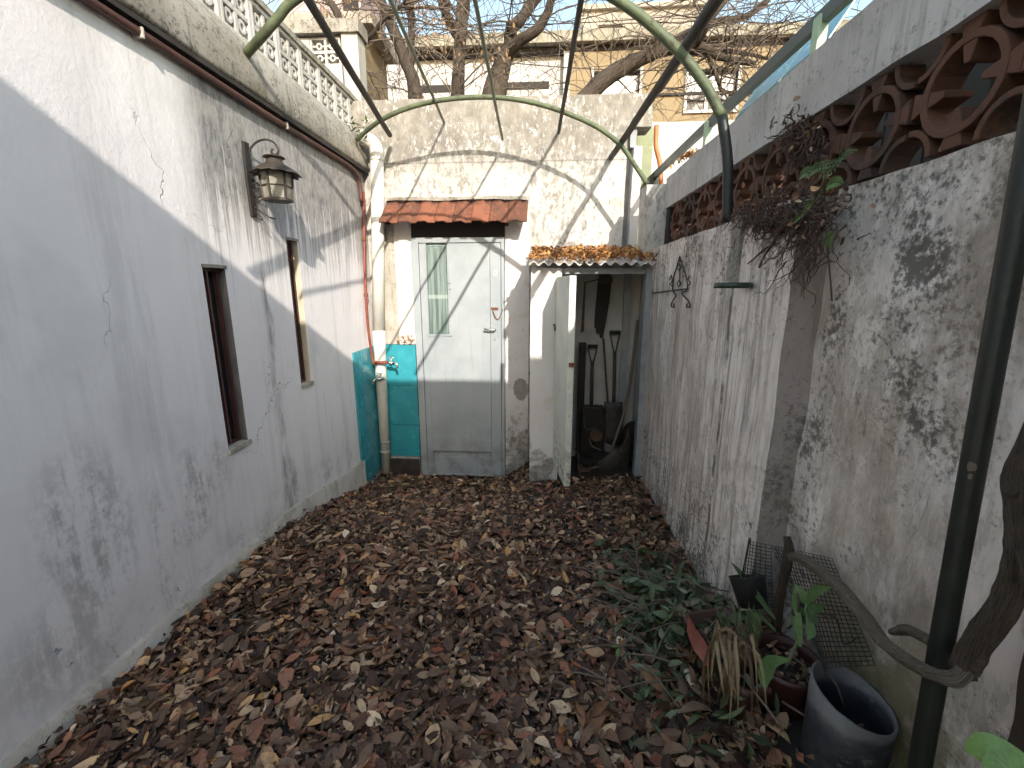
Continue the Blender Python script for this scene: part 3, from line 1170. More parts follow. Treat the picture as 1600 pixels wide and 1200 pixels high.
# narrow slot and pilaster at the right end
xs = UY(1012, 300, D).x
MB().rough(xr + .004, UY(986, 300, D).x + .02, D + .09, D + .22, -.7, zq - .004, .08, .004).build('slot_back', 'greywood', bw)
MB().rough(UY(986, 300, D).x, UY(999, 300, D).x, D - .02, D + .12, 1.4, UY(990, 230, D).z, .05, .005).build('pilaster', 'pier', bw)
MB().rough(UY(986, 215, D).x, UY(996, 215, D).x, D + .03, D + .12, UY(990, 229, D).z, zq - .003, .05, .003).build('grey_strip', 'greywood', bw)
# piers each side of the door, proud of the wall
PZ = UY(640, 340, D).z
dl, dr = UY(653, 560, D).x, UY(790, 560, D).x
MB().rough(UY(622, 450, D).x, dl, D - .035, D - .001, .972, PZ + .05, .06, .004).build('pier', 'pier', bw)
MB().rough(dr, UY(826, 560, D).x, D - .035, D - .001, -.6, PZ + .05, .06, .004).build('pier', 'pier', bw)
MB().rough(UY(598, 450, D).x - .02, UY(622, 450, D).x - .003, D - .012, D - .001, .972, PZ - .12, .05, .007).build('rough_strip', 'skirt', bw)
# turquoise glazed tiles: a few on the back wall, a few on the side wall
tz1 = .968
tzs = [tz1, .565, .16, -.245]
tx0, tx1 = UY(602, 560, D).x - .06, dl - .012
ncol = 1
for r in range(3):
    for c in range(ncol):
        x0 = tx0 + (tx1 - tx0) * c / ncol
        x1 = tx0 + (tx1 - tx0) * (c + 1) / ncol
        zlo = max(tzs[r + 1], -.17)
        MB().box(x0 + .001, x1 - .001, D - .022, D - .004, zlo + .0015, tzs[r] - .0015).build('tile', 'turq', bw, bevel=.002)
for r in range(6):
    for c in range(4):
        y0 = 3.62 + .132 * c
        z1 = tz1 - .015 - .2 * r
        if z1 - .2 < -.25:
            continue
        MB().box(XL + .002, XL + .014, y0 + .001, min(y0 + .131, D - .024), z1 - .199, z1 - .001).build('tile', 'turq', bw, bevel=.0015)
MB().box(XL + .0005, XL + .004, 3.615, D - .024, -.3, tz1 - .01).build('grout_bed', 'grout', bw)
MB().rough(-1.60, dl - .01, D - .06, D - .001, -.6, -.175, .05, .012).build('stone_base', 'concrete_floor', bw)
MB().rough(dl - .33, dl - .015, D - .085, D - .062, -.45, -.185, .06, .004).build('loose_board', 'steel', bw)

# rusty leaf debris caught on top of the tiles
rng = np.random.default_rng(5)
n = 90
o = scatter('ledge_debris', np.stack([rng.uniform(-1.36, -1.20, n), rng.uniform(D - .05, D - .02, n), rng.uniform(.975, 1.06, n)], 1), rng, 'rooflitter', .02, .045, tilt=.6)
tag(o, 'clump of orange dry leaves caught on top of the turquoise tiles', 'leaves', kind='stuff')

# ------------------------------------------------------------------ canopy of clay tiles over the door
can = thing('door_canopy', 'small sloping canopy of red clay tiles above the grey door', 'canopy', (-.75, D, 2.2))
cz1, ce = UY(720, 317, D).z, .25
cx0, cx1 = UY(611, 318, D).x - .03, UY(823, 316, D).x
cz0 = UY(700, 347, D - ce).z
ntile = 8
tw = (cx1 - cx0) / ntile
slope = Vector((0, -ce, cz0 - cz1))


def tile_mesh(w, j):
    mb = MB()
    nu, nv = 9, 4
    for lay in (0, 1):
        for i in range(nv + 1):
            for k in range(nu + 1):
                u = k / nu
                prof = .0065 * sin(u * 2 * pi) + .008 * (1 if .42 < u < .58 else 0) - (.006 if u > .97 else 0)
                lift = .006 * (1 - i / nv)
                p = Vector((0, 0, 0)) + slope * (i / nv * 1.02) + Vector((u * (w + .012), 0, prof + lift + (.014 if lay == 0 else 0)))
                mb.v.append(tuple(p))
    m_ = (nv + 1) * (nu + 1)
    for i in range(nv):
        for k in range(nu):
            a = i * (nu + 1) + k
            mb.f.append((a, a + 1, a + nu + 2, a + nu + 1))
            mb.f.append((m_ + a, m_ + a + nu + 1, m_ + a + nu + 2, m_ + a + 1))
    for k in range(nu):
        for i in (0, nv):
            a = i * (nu + 1) + k
            mb.f.append((a, a + 1, m_ + a + 1, m_ + a))
    for i in range(nv):
        for k in (0, nu):
            a = i * (nu + 1) + k
            mb.f.append((a, a + nu + 1, m_ + a + nu + 1, m_ + a))
    return mb


for j in range(ntile):
    mb = tile_mesh(tw, j)
    off = Vector((cx0 + j * tw, D - .004, cz1 + rnd.uniform(-.003, .003)))
    tl = rnd.uniform(-.018, .018)
    mb.v = [tuple(Vector(p) + off + Vector((0, -.006 * rnd.random(), tl * p[0] + .0012 * (j % 2)))) for p in mb.v]
    mb.build('roof_tile', 'tile', can, True)
MB().rough(cx0, cx1, D - .035, D - .002, cz1 + .018, cz1 + .045, .04, .006).build('mortar_bed', 'ledge', can)
for x in (cx0 + .06, cx1 - .16):
    MB().bar((x, D - .01, cz1 - .03), (x, D - ce + .02, cz0 - .022), .03, .03).build('rafter', 'darkwood', can)

# ------------------------------------------------------------------ door
fz0, fz1 = UY(720, 742, D).z + .01, UY(720, 372, D).z
door = thing('door', 'grey painted door with narrow reeded glass pane under the tiled canopy', 'door', ((dl + dr) / 2, D - .02, fz0))
YD = D - .012
fr = MB()
fl, frr = dl + .004, dr - .004
fr.box(fl, fl + .062, YD - .05, YD + .01, fz0, fz1).box(frr - .03, frr, YD - .05, YD + .01, fz0, fz1).box(fl + .062, frr - .03, YD - .05, YD + .01, fz1 - .045, fz1)
fr.build('frame', 'door', door, bevel=.003)
x0, x1 = fl + .066, frr - .034


def ax(px, py=560):
    return UY(px, py, D).x


gx0, gx1 = ax(668.5, 450), ax(703, 450)
gz0, gz1 = UY(690, 521, D).z, UY(690, 380, D).z
lf = MB()
yf, yb = YD - .040, YD
zr0, zr1 = UY(720, 711, D).z, UY(720, 703, D).z
lf.box(x0, gx0, yf, yb, fz0 + .03, fz1 - .05)                       # hinge stile
lf.box(gx0, gx1, yf, yb, zr1 + .004, gz0)                           # lower left panel
lf.box(gx0, gx1, yf, yb, gz1, fz1 - .05)
seam = ax(707, 600)
lf.box(gx1 + .0005, seam - .0015, yf, yb, gz0 - .012, fz1 - .05)
lf.box(seam + .0015, ax(768) - .0015, yf, yb, zr1 + .004, fz1 - .05)
lf.box(gx1 + .0005, seam - .0015, yf + .001, yb, zr1 + .004, gz0 - .015)
LEAF = lf.build('leaf_panel', 'door', door, bevel=.0015)
STILE = MB().box(ax(768) + .0015, x1, yf - .004, yb, fz0 + .03, fz1 - .05).build('lock_stile', 'door', door, bevel=.002)
MB().box(x0, x1 - .07, yf + .012, yb, fz0 + .02, zr0 - .002).build('bottom_panel', 'door', door, bevel=.003)
MB().box(x0, x1 - .07, yf + .030, yb, zr0, zr1).build('recess', 'door', door)
MB().box(x0, x1, yf - .002, yf + .012, fz0 + .004, fz0 + .026).build('bottom_rail', 'door', door, bevel=.002)
g = MB().box(gx0 + .001, gx1 - .001, YD - .022, YD - .016, gz0 + .001, gz1 - .001).build('glass_pane', 'reeded', LEAF)
bd = MB()
bd.box(gx0, gx0 + .010, yf - .005, yf + .02, gz0, gz1).box(gx1 - .010, gx1, yf - .005, yf + .02, gz0, gz1).box(gx0 - .012, gx1 + .02, yf - .008, yf + .02, gz0 - .02, gz0)
bd.build('glazing_bead', 'door', LEAF, bevel=.002)
hx, hz = ax(771, 514), UY(771, 514, D).z
hm = MB()
hm.tube([(hx + .025, yf - .004, hz), (hx + .025, yf - .05, hz)], .008, 8)
hm.tube(spline([(hx + .028, yf - .048, hz), (hx - .02, yf - .052, hz + .002), (hx - .075, yf - .046, hz + .006)], 4), [.009] * 8 + [.007], 8)
hm.build('handle', 'chrome', STILE, True)
MB().box(hx + .005, hx + .045, yf - .008, yf - .001, hz - .07, hz + .05).build('lock_plate', 'door', STILE, bevel=.002)
kx, kz = ax(774, 482), UY(774, 482, D).z
MB().box(kx - .032, kx + .032, yf - .012, yf - .004, kz - .012, kz + .012).build('hasp', 'rust', STILE, bevel=.002)
cpts = [(kx - .015 + .09 * t, yf - .016, kz - .02 - .085 * 4 * t * (1 - t) + .02 * t) for t in [i / 10 for i in range(11)]]
b = MB()
for i in range(10):
    b.tube([cpts[i], cpts[i + 1]], .0032 if i % 2 else .0045, 5)
b.build('chain', 'brass', STILE)
lx, lz = ax(775, 427), UY(775, 427, D).z
b = MB().box(lx - .016, lx + .016, yf - .0065, yf - .0042, lz - .022, lz + .022)
stkr = b.build('sticker', 'pvc', STILE)
b = MB()
for dz in (-.014, .002):
    b.box(lx - .011, lx - .007, yf - .0085, yf - .0068, lz + dz, lz + dz + .011).box(lx + .004, lx + .008, yf - .0085, yf - .0068, lz + dz, lz + dz + .011)
    b.box(lx - .0065, lx + .0035, yf - .0085, yf - .0068, lz + dz + .004, lz + dz + .007)
b.build('sticker_print', 'darkgap', STILE)
for (px_, py_) in ((704, 443), (705, 452), (785, 510), (778, 524), (774, 530), (786, 426)):
    p = UY(px_, py_, D)
    MB().lathe((p.x, yf - .007, p.z), [(.0, 0), (.006, .001), (.007, .006)], 8, (0, 1, 0)).build('rusty_bolt', 'rust', door)
MB().box(dl - .02, dr + .02, D - .14, D - .062, fz0 - .14, fz0 - .012).build('door_step', 'concrete_floor', door, bevel=.006)

MB().box(dl + .004, dr - .004, D - .03, D - .002, fz1 + .002, PZ + .03).build('lintel_shade', 'darkgap', door)  # dark board painted as the shade in the void above the door
# ------------------------------------------------------------------ lean-to shed in the right corner
sx0, sx1 = UY(828, 600, SY).x, UY(874, 600, SY).x
jx0, jx1 = UY(999, 600, SY).x, UY(1013, 600, SY).x
rz = UY(900, 411, SY - .10).z
shed_floor = UY(960, 757, SY).z
shed = thing('tool_shed', 'whitewashed lean-to tool shed under a corrugated sheet, open on one side', 'shed', (.4, SY, shed_floor))
MB().rough(sx0, sx1, SY, SY + .10, -.45, rz - .03, .06, .004).build('front_wall', 'pier', shed)
MB().rough(sx0, sx0 + .08, SY + .102, D - .004, -.45, rz - .02, .08, .004).build('side_wall', 'pier', shed)
MB().rough(sx0 + .082, jx1 + .10, D - .05, D - .004, -.3, rz + .06, .10, .004).build('rear_wall', 'shedwall', shed)
MB().rough(jx1 + .02, jx1 + .10, SY + .02, D - .055, -.3, rz + .02, .10, .004).build('right_wall', 'shedwall', shed)
pxl, pxr = UY(968, 600, D - .09).x, UY(978, 600, D - .09).x
MB().rough(pxl, pxr, D - .085, D - .052, -.2, rz + .03, .06, .003).build('wall_batten', 'greywood', shed)
MB().rough(jx0, jx1, SY - .01, SY + .07, shed_floor - .05, rz - .035, .05, .003).build('door_jamb', 'greywood', shed)
MB().rough(UY(1004, 420, SY).x + .075, jx1 + .03, SY - .02, SY + .012, rz - .22, rz - .03, .05, .003).build('jamb_block', 'pier', shed)
MB().rough(sx1, jx0 + .02, SY + .015, SY + .075, rz - .075, rz - .032, .05, .003).build('lintel', 'greywood', shed)
MB().rough(sx1 + .01, jx1 + .1, SY - .06, D - .06, shed_floor - .3, shed_floor, .06, .006).build('floor_slab', 'concrete_floor', shed)

# corrugated sheet
b = MB()
rx0, rx1 = sx0 - .015, jx1 + .07
nx = 120
pit = .076
for lay in (0, 1):
    for j, (y, zz) in enumerate(((SY - .10, rz), (D - .01, rz + .135))):
        for i in range(nx + 1):
            x = rx0 + (rx1 - rx0) * i / nx
            b.v.append((x, y, zz + .013 * sin(2 * pi * x / pit) - (.009 if lay else 0)))
for i in range(nx):
    a = i
    q = nx + 1
    b.f += [(a, a + 1, q + a + 1, q + a), (2 * q + a, 3 * q + a, 3 * q + a + 1, 2 * q + a + 1), (a, 2 * q + a, 2 * q + a + 1, a + 1), (q + a, q + a + 1, 3 * q + a + 1, 3 * q + a)]
b.build('corrugated_roof', 'coping', shed, True)
# leaf door, swung outwards
hA, hB = Vector((sx1 + .006, SY - .004, 0)), Vector((UY(899, 500, 3.02).x, 3.02, 0))
dv_ = (hB - hA)
dn = dv_.normalized()
nr = Vector((dn.y, -dn.x, 0))
lz0, lz1 = .07, UY(895, 431, 3.1).z
b = MB()
cc = (hA + hB) / 2 + nr * .024
b.obox((cc.x, cc.y, (lz0 + lz1) / 2), dn, nr, Vector((0, 0, 1)), dv_.length / 2, .024, (lz1 - lz0) / 2)
ld = b.build('door_leaf', 'sheddoor', shed, bevel=.004)
pl = UY(868, 508, SY - .03)
b = MB()
b.tube([(pl.x - .02, SY - .012, pl.z), (pl.x + .05, SY - .012, pl.z + .004)], .006, 6)
b.box(pl.x - .01, pl.x + .018, SY - .026, SY - .006, pl.z - .045, pl.z - .012)
b.tube(spline([(pl.x - .006, SY - .016, pl.z - .014), (pl.x + .003, SY - .018, pl.z + .012), (pl.x + .013, SY - .016, pl.z - .014)], 4), .003, 5)
b.build('padlock', 'iron', shed)
b = MB()
hp = hB + nr * .03
b.bar((hp.x - .006, hp.y - .006, .98), (hp.x + .03, hp.y - .006, .98), .006, .03)
b.build('hinge', 'rust', ld)

rng = np.random.default_rng(11)
n = 1500
yy = rng.uniform(SY - .12, D - .06, n)
o = scatter('roof_leaves', np.stack([rng.uniform(rx0 + .01, rx1 + .02, n), yy, rz + .02 + (yy - SY + .1) / .75 * .135 + rng.uniform(0, .045, n)], 1), rng, 'rooflitter', .03, .07, tilt=.55)
tag(o, 'thick layer of orange dry leaves on the corrugated shed roof', 'leaves', kind='stuff')

# ------------------------------------------------------------------ right wall
rw = thing('yard_wall', 'peeling mould-stained plaster wall along the right side of the yard', 'wall', (XR, 2.2, 0))
YSTEP = 1.58
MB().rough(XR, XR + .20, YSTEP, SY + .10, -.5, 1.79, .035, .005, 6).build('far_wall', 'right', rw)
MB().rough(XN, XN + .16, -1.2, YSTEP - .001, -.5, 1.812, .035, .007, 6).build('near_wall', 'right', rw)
MB().rough(XR - .014, XR + .03, 1.985, 2.085, 1.53, 1.80, .02, .007, 24).build('render_strip', 'ledge', rw)
# screen wall on top
CF = .935
scr = thing('screen_wall', 'terracotta screen-block band under a grey concrete coping on the right wall', 'wall', (.95, 2.0, 1.8))
MB().rough(CF, CF + .16, -1.2, SY + .12, 2.088, 2.305, .035, .005, 7).build('coping', 'coping', scr)


def circle(cu, cv, r, n=24, a0=0.0, a1=2 * pi, closed=True):
    m_ = n if closed else n + 1
    return [(cu + r * cos(a0 + (a1 - a0) * k / n), cv + r * sin(a0 + (a1 - a0) * k / n)) for k in range(m_)]


BL = .271
proto = None
for k in range(-2, 8):
    yc = 1.324 + BL * (k + .5)
    if proto is None:
        mb = MB()
        fn = lambda u, v, d: (CF + .012 + d, yc + u * 1.03, 1.950 + v * 1.03)
        d0, d1 = 0, .075
        mb.ringband(circle(0, 0, .104, 22), circle(0, 0, .086, 22), fn, d0, d1)
        for a in range(4):
            c, s_ = cos(a * pi / 2), sin(a * pi / 2)
            tri = [(.044, -.007), (.044, .007), (.088, .019), (.088, -.019)]
            mb.prism([(u * c - v * s_, u * s_ + v * c) for u, v in tri], fn, d0 + .004, d1 - .004)
            o2 = [(.101, -.020), (.1295, -.030), (.1295, .030), (.101, .020)]
            mb.prism([(u * c - v * s_, u * s_ + v * c) for u, v in o2], fn, d0 + .002, d1 - .002)
            cu, cv = .131 * (1 if a in (0, 3) else -1), .131 * (1 if a < 2 else -1)
            st = {0: pi, 1: 1.5 * pi, 2: 0, 3: .5 * pi}[a]
            mb.ringband(circle(cu, cv, .078, 7, st, st + pi / 2, False), circle(cu, cv, .063, 7, st, st + pi / 2, False), fn, d0 + .003, d1 - .003, False)
        proto = mb.build('screen_block', 'block', scr, bevel=.0025)
        yfirst = yc
    else:
        o = dup(proto, scr)
        o.location = (rnd.uniform(-.004, .004), yc - yfirst, rnd.uniform(-.003, .003))
MB().rough(CF + .01, CF + .11, 1.324 + BL * 9 - .25, SY + .1, 1.80, 2.086, .04, .004).build('end_stone', 'darkwood', scr)
# stub pier where the far arch lands
MB().rough(.79, .96, SY + .12, SY + .36, 1.72, 2.27, .04, .006, 8).build('stub_pier', 'back', scr)

# ------------------------------------------------------------------ unseen house block behind the viewer, placed and trimmed to shade the yard
rear = thing('rear_shade_house', 'unseen white house block behind the viewpoint, shaped to shade the yard', 'building', (0, -1.4, 0))
MB().box(-.5, 5.6, -3.1, -2.6, -.5, 3.95).build('wall', 'housewhite', rear)
MB().box(-.6, 5.7, -3.4, -2.4, 3.952, 4.14).build('shade_edge', 'fascia', rear)

# ================================================================== THINGS
# ------------------------------------------------------------------ pipes on the left and in the corner
b = MB()
gp = [(-1.574, LY0, 2.470)] + [(-1.574, y, 2.470 - .004 * sin(y * 3)) for y in (.5, 1.2, 1.9, 2.6, 3.2, 3.75)] + [(-1.572, 3.93, 2.44), (-1.572, 3.98, 2.36), (-1.572, 3.985, 2.24)]
b.tube(spline(gp, 5), .0175, 8)
gut = b.build('brown_conduit', 'brownpipe', None, True, (-1.574, 2, 2.45))
tag(gut, 'dark brown pipe running under the ledge of the left wall', 'pipe')
for y in (1.86, 2.86):
    MB().box(-1.598, -1.553, y - .006, y + .006, 2.449, 2.489).build('pipe_clip', 'skirt', gut, bevel=.003)

p = [UX(568, 300, -1.580), UX(570, 420, -1.578), UX(574, 500, -1.575), UX(581, 555, -1.57)]
e1, e2 = UY(584, 567, 3.975), UY(606, 566, 3.97)
rp = thing('red_water_pipe', 'thin red water pipe down the corner ending in an elbow', 'pipe', p[-1])
b = MB()
b.tube(spline(p + [e1], 5), .0125, 8)
b.tube([e1, e2], .0145, 8)
b.build('pipe_run', 'redpipe', rp, True)
b = MB()
for q in (e1, UX(569, 374, -1.579), UX(572, 461, -1.577)):
    MB().lathe(q - Vector((0, 0, .02)), [(.013, 0), (.019, .004), (.019, .036), (.013, .04)], 10).build('coupling', 'rust', rp, True)

dp = thing('downpipe', 'thick white downpipe standing in the left corner by the tiles', 'pipe', UY(603, 742, 4.06))
t0, t1 = UY(589, 250, 4.05), UY(592, 520, 4.06)
t2, t3 = UY(594, 560, 4.06), UY(604, 742, 4.06)
b = MB()
b.tube([t0 + Vector((0, 0, -.0)), t1], .056, 20)
b.build('upper_length', 'pvc', dp, True)
b = MB()
b.tube([t1 + Vector((.001, 0, .02)), t2, t3], [.060, .056, .044], 20)
b.build('lower_length', 'pvc', dp, True)
b = MB()
b.tube(spline([t0 - Vector((0, 0, .01)), t0 + Vector((0, 0, .07)), t0 + Vector((-.03, -.02, .135)), t0 + Vector((-.11, -.08, .165))], 5), .060, 20)
b.build('elbow', 'pvc', dp, True)
b = MB()
for py_ in (690, 705):
    q = UY(602, py_, 4.06)
    MB().lathe(q, [(.047, -.012), (.053, -.01), (.053, .01), (.047, .012)], 16).build('joint_ring', 'concrete_floor', dp, True)


def tap(name, label, c, d, mat='chrome'):
    """bib tap: body, bent spout, stem and cross handle"""
    c, d = Vector(c), Vector(d).normalized()
    up = Vector((0, 0, 1))
    s_ = d.cross(up)
    t = thing(name, label, 'tap', c)
    b = MB()
    b.tube([c - d * .04, c + d * .03], .013, 10)
    b.lathe(c - d * .012, [(.013, 0), (.019, .003), (.019, .017), (.013, .02)], 6, d)
    b.build('body', mat, t, True)
    MB().tube(spline([c + d * .02, c + d * .05 + up * .004, c + d * .072 - up * .012, c + d * .076 - up * .045], 4), [.012] * 9 + [.010] * 4, 10).build('spout', mat, t, True)
    MB().tube([c + d * .012, c + d * .012 + up * .045], .007, 8).build('stem', mat, t, True)
    b = MB()
    h = c + d * .012 + up * .05
    b.tube([h - s_ * .033, h + s_ * .033], .006, 6)
    b.tube([h - d * .033, h + d * .033], .006, 6)
    b.build('cross_handle', mat, t, True)
    return t


tap('upper_tap', 'silver garden tap at the end of the red pipe elbow', UY(610, 567, 3.97), (1, -.35, 0))
tap('lower_tap', 'silver tap in front of the white downpipe below the red elbow', UY(594, 592, 3.985), (-.75, -1, 0))

# ------------------------------------------------------------------ wall lantern
LY = 2.49
c = UY(433, 292, LY)
lant = thing('wall_lantern', 'rusty iron wall lantern on a scrolled bracket with milky panes', 'lantern', (XL, LY, 1.9))
zb_, zt_ = UY(433, 313, LY).z, UY(433, 270, LY).z
cx, cyy = c.x, LY
R0 = .083
MB().prism([(-.022, -.19), (.022, -.19), (.030, 0), (.022, .19), (-.022, .19), (-.030, 0)], lambda u, v, d: (XL + d, LY - .015 + u, 2.075 + v), .001, .016).build('back_plate', 'darkwood', lant, bevel=.003)
hexa = [(cos(pi / 6 + k * pi / 3), sin(pi / 6 + k * pi / 3)) for k in range(6)]
b = MB()
for (u, v) in hexa:
    b.bar((cx + u * R0 * .86, cyy + v * R0 * .86, zb_), (cx + u * R0, cyy + v * R0, zt_), .009, .009)
for z, r in ((zb_, R0 * .87), (zt_, R0 * 1.0), ((zb_ + zt_) / 2, R0 * .94)):
    for k in range(6):
        u, v = hexa[k]
        u2, v2 = hexa[(k + 1) % 6]
        b.bar((cx + u * r, cyy + v * r, z), (cx + u2 * r, cyy + v2 * r, z), .006 if z not in (zb_, zt_) else .010, .004 if z not in (zb_, zt_) else .012)
b.lathe((cx, cyy, zb_ - .006), [(0, 0), (R0 * .8, 0), (R0 * .8, .006), (0, .006)], 6)
b.build('cage', 'lantern_metal', lant)
for k in range(6):
    u, v = hexa[k]
    u2, v2 = hexa[(k + 1) % 6]
    q = .965
    MB().add([(cx + u * R0 * .85 * q, cyy + v * R0 * .85 * q, zb_ + .006), (cx + u2 * R0 * .85 * q, cyy + v2 * R0 * .85 * q, zb_ + .006), (cx + u2 * R0 * q, cyy + v2 * R0 * q, zt_ - .006), (cx + u * R0 * q, cyy + v * R0 * q, zt_ - .006)], [(0, 1, 2, 3)]).build('pane', 'lglass', lant)
b = MB()
nseg = 24
prof = [(.040, .062), (.046, .046), (.075, .028), (.110, .006), (.124, -.006)]
for lay in (0, 1):
    for i, (r, h) in enumerate(prof):
        for k in range(nseg):
            a = 2 * pi * k / nseg
            wv = (1 + .03 * cos(6 * a)) if i < 4 else (1 + .05 * cos(12 * a))
            b.v.append((cx + r * wv * cos(a), cyy + r * wv * sin(a), zt_ + h - lay * .004 - (.004 * cos(12 * a) if i == 4 else 0)))
q = len(prof) * nseg
for i in range(len(prof) - 1):
    for k in range(nseg):
        k2 = (k + 1) % nseg
        b.f.append((i * nseg + k, i * nseg + k2, (i + 1) * nseg + k2, (i + 1) * nseg + k))
        b.f.append((q + i * nseg + k, q + (i + 1) * nseg + k, q + (i + 1) * nseg + k2, q + i * nseg + k2))
for k in range(nseg):
    k2 = (k + 1) % nseg
    i = (len(prof) - 1) * nseg
    b.f.append((i + k, i + k2, q + i + k2, q + i + k))
HOOD = b.build('hood', 'lantern_metal', lant, True)
MB().lathe((cx, cyy, zt_ + .058), [(.0, .026), (.05, .024), (.056, .017), (.040, .014), (.038, 0), (.0, 0)], 16).build('hood_cap', 'lantern_metal', HOOD)
# scroll arm
arm = []
pts = [(385, 262), (388, 240), (398, 224), (413, 218), (427, 222), (435, 234), (431, 242), (424, 238), (426, 232)]
xs = [XL + .02, XL + .03, XL + .06, XL + .10, XL + .14, cx, cx - .01, cx - .03, cx - .028]
for (px_, py_), X in zip(pts, xs):
    d_ = ray(px_, py_)
    arm.append(CP + d_ * (LY / d_.y))
    arm[-1].x = X if False else arm[-1].x
b = MB()
b.tube(spline(arm, 5), .0055, 6)
b.tube([(cx, cyy, zt_ + .08), (cx, cyy, UY(433, 240, LY).z)], .004, 6)
b.build('scroll_arm', 'iron', lant, True)
b = MB()
low = [[(398, 318), (408, 313), (417, 305), (404, 309)], [(391, 290), (402, 286), (412, 300), (402, 308), (396, 296)], [(394, 318), (396, 329), (404, 334), (411, 344), (403, 341)], [(390, 275), (398, 282), (404, 294), (396, 300)], [(397, 322), (410, 332), (420, 339), (431, 342)]]
for L_ in low:
    MB().tube(spline([UY(px_, py_, LY - .01) for px_, py_ in L_], 5), .0035, 5).build('scroll', 'iron', lant, True)

# ------------------------------------------------------------------ green pipe arches and the rods lying on them
near = [(-1.545, 2.50, 2.70), (-1.47, 2.44, 2.665 + .02), (-1.36, 2.41, 2.775), (-1.21, 2.40, 2.863), (-.92, 2.37, 2.965), (-.5, 2.35, 3.0), (-.08, 2.32, 2.95), (.324, 2.30, 2.754), (.576, 2.30, 2.572), (.731, 2.30, 2.413), (.818, 2.28, 2.266), (.848, 2.24, 2.06), (.862, 2.215, 1.80)]
near[0] = tuple(UX(385, 84, -1.555))
near[1] = tuple(UY(410, 56, 2.43))
near[2] = tuple(UY(434, 28, 2.41))
a1 = thing('arch_hoop', None, None, near[0])
MB().tube(spline(near[:11], 6), .0225, 14).build('bent_pipe', 'arch', a1, True)
MB().tube(spline([near[10], near[11], near[12]], 6), .0235, 14).build('leg', 'pole', a1, True)
tag(a1, 'nearer green pipe hoop, its right leg standing on the yard wall', 'hoop', 'green pipe hoops over the yard')
FA = [((558, 218), 3.86), ((578, 200), 3.76), ((600, 185), 3.71), ((640, 168), 3.68), ((700, 155), 3.68), ((770, 152), 3.68), ((830, 160), 3.68), ((880, 175), 3.68), ((930, 197), 3.68), ((968, 225), 3.68), ((990, 255), 3.68), ((1011, 287), 3.68)]
far = [UY(q[0], q[1], y) for q, y in FA]
b = MB()
b.tube(spline(far, 6), .0175, 12)
a2 = b.build('arch_hoop', 'arch', None, True, far[0])
tag(a2, 'farther green pipe hoop just in front of the back wall', 'hoop', 'green pipe hoops over the yard')


def rod_through(A, YA, B, r, ylo=-1.25, yhi=None, rz_=.0):
    """straight rod through the sight lines A (at depth YA) and B, near level"""
    a = UY(A[0], A[1], YA)
    best = None
    for i in range(400):
        y = .4 + i * .009
        q = UY(B[0], B[1], y)
        if abs(y - YA) < .1:
            continue
        s_ = (a.z - q.z) / (a.y - q.y)
        if best is None or abs(s_ - rz_) < best[0]:
            best = (abs(s_ - rz_), q)
    q = best[1]
    dd = (q - a) / (q.y - a.y)
    return a + dd * (ylo - a.y), (a + dd * (yhi - a.y)) if yhi else a


RODS = [((609, 211), 4.02, (500, 30), .021, 'rod', 'leftmost rod over the yard, brown and bent away from the back wall'),
        ((694, 192), D - .012, (610, 0), .0115, 'rodgreen', 'thin greenish rod meeting the back wall left of the middle'),
        ((785, 218), 4.00, (742, 0), .0105, 'rodgreen', 'middle thin rod that ends short of the back wall'),
        ((873, 206), D - .012, (908, 0), .0145, 'rod', 'dark rod meeting the back wall right of the middle'),
        ((955, 246), D - .012, (1120, 0), .024, 'rod', 'thick dark rod slanting to the right over the yard')]
for A, YA, B, r, mt, lab in RODS:
    q0, q1 = rod_through(A, YA, B, r, 1.25 if B[0] > 1000 else .2)
    mid = [q1 + (q0 - q1) * (k / 14) for k in range(15)]
    mid = [m_ + Vector((.004 * mnoise.noise(m_ * 3), 0, .004 * mnoise.noise(m_ * 3 + Vector((5, 5, 5))))) for m_ in mid]
    o = MB().tube(mid, r, 8).build('rod', mt, None, True, q1)
    tag(o, lab, 'rod', 'rods lying across the hoops')
q0, q1 = rod_through((1030, 138), 2.9, (1118, 0), .0175, 1.3, rz_=.02)
o = MB().tube([q1, (q0 + q1) / 2, q0], .025, 10).build('rod', 'rod', None, True, q1)
tag(o, 'short blunt-ended dark rod lying against the thick right rod', 'rod', 'rods lying across the hoops')

# ------------------------------------------------------------------ tools in the shed
YB = D - .06


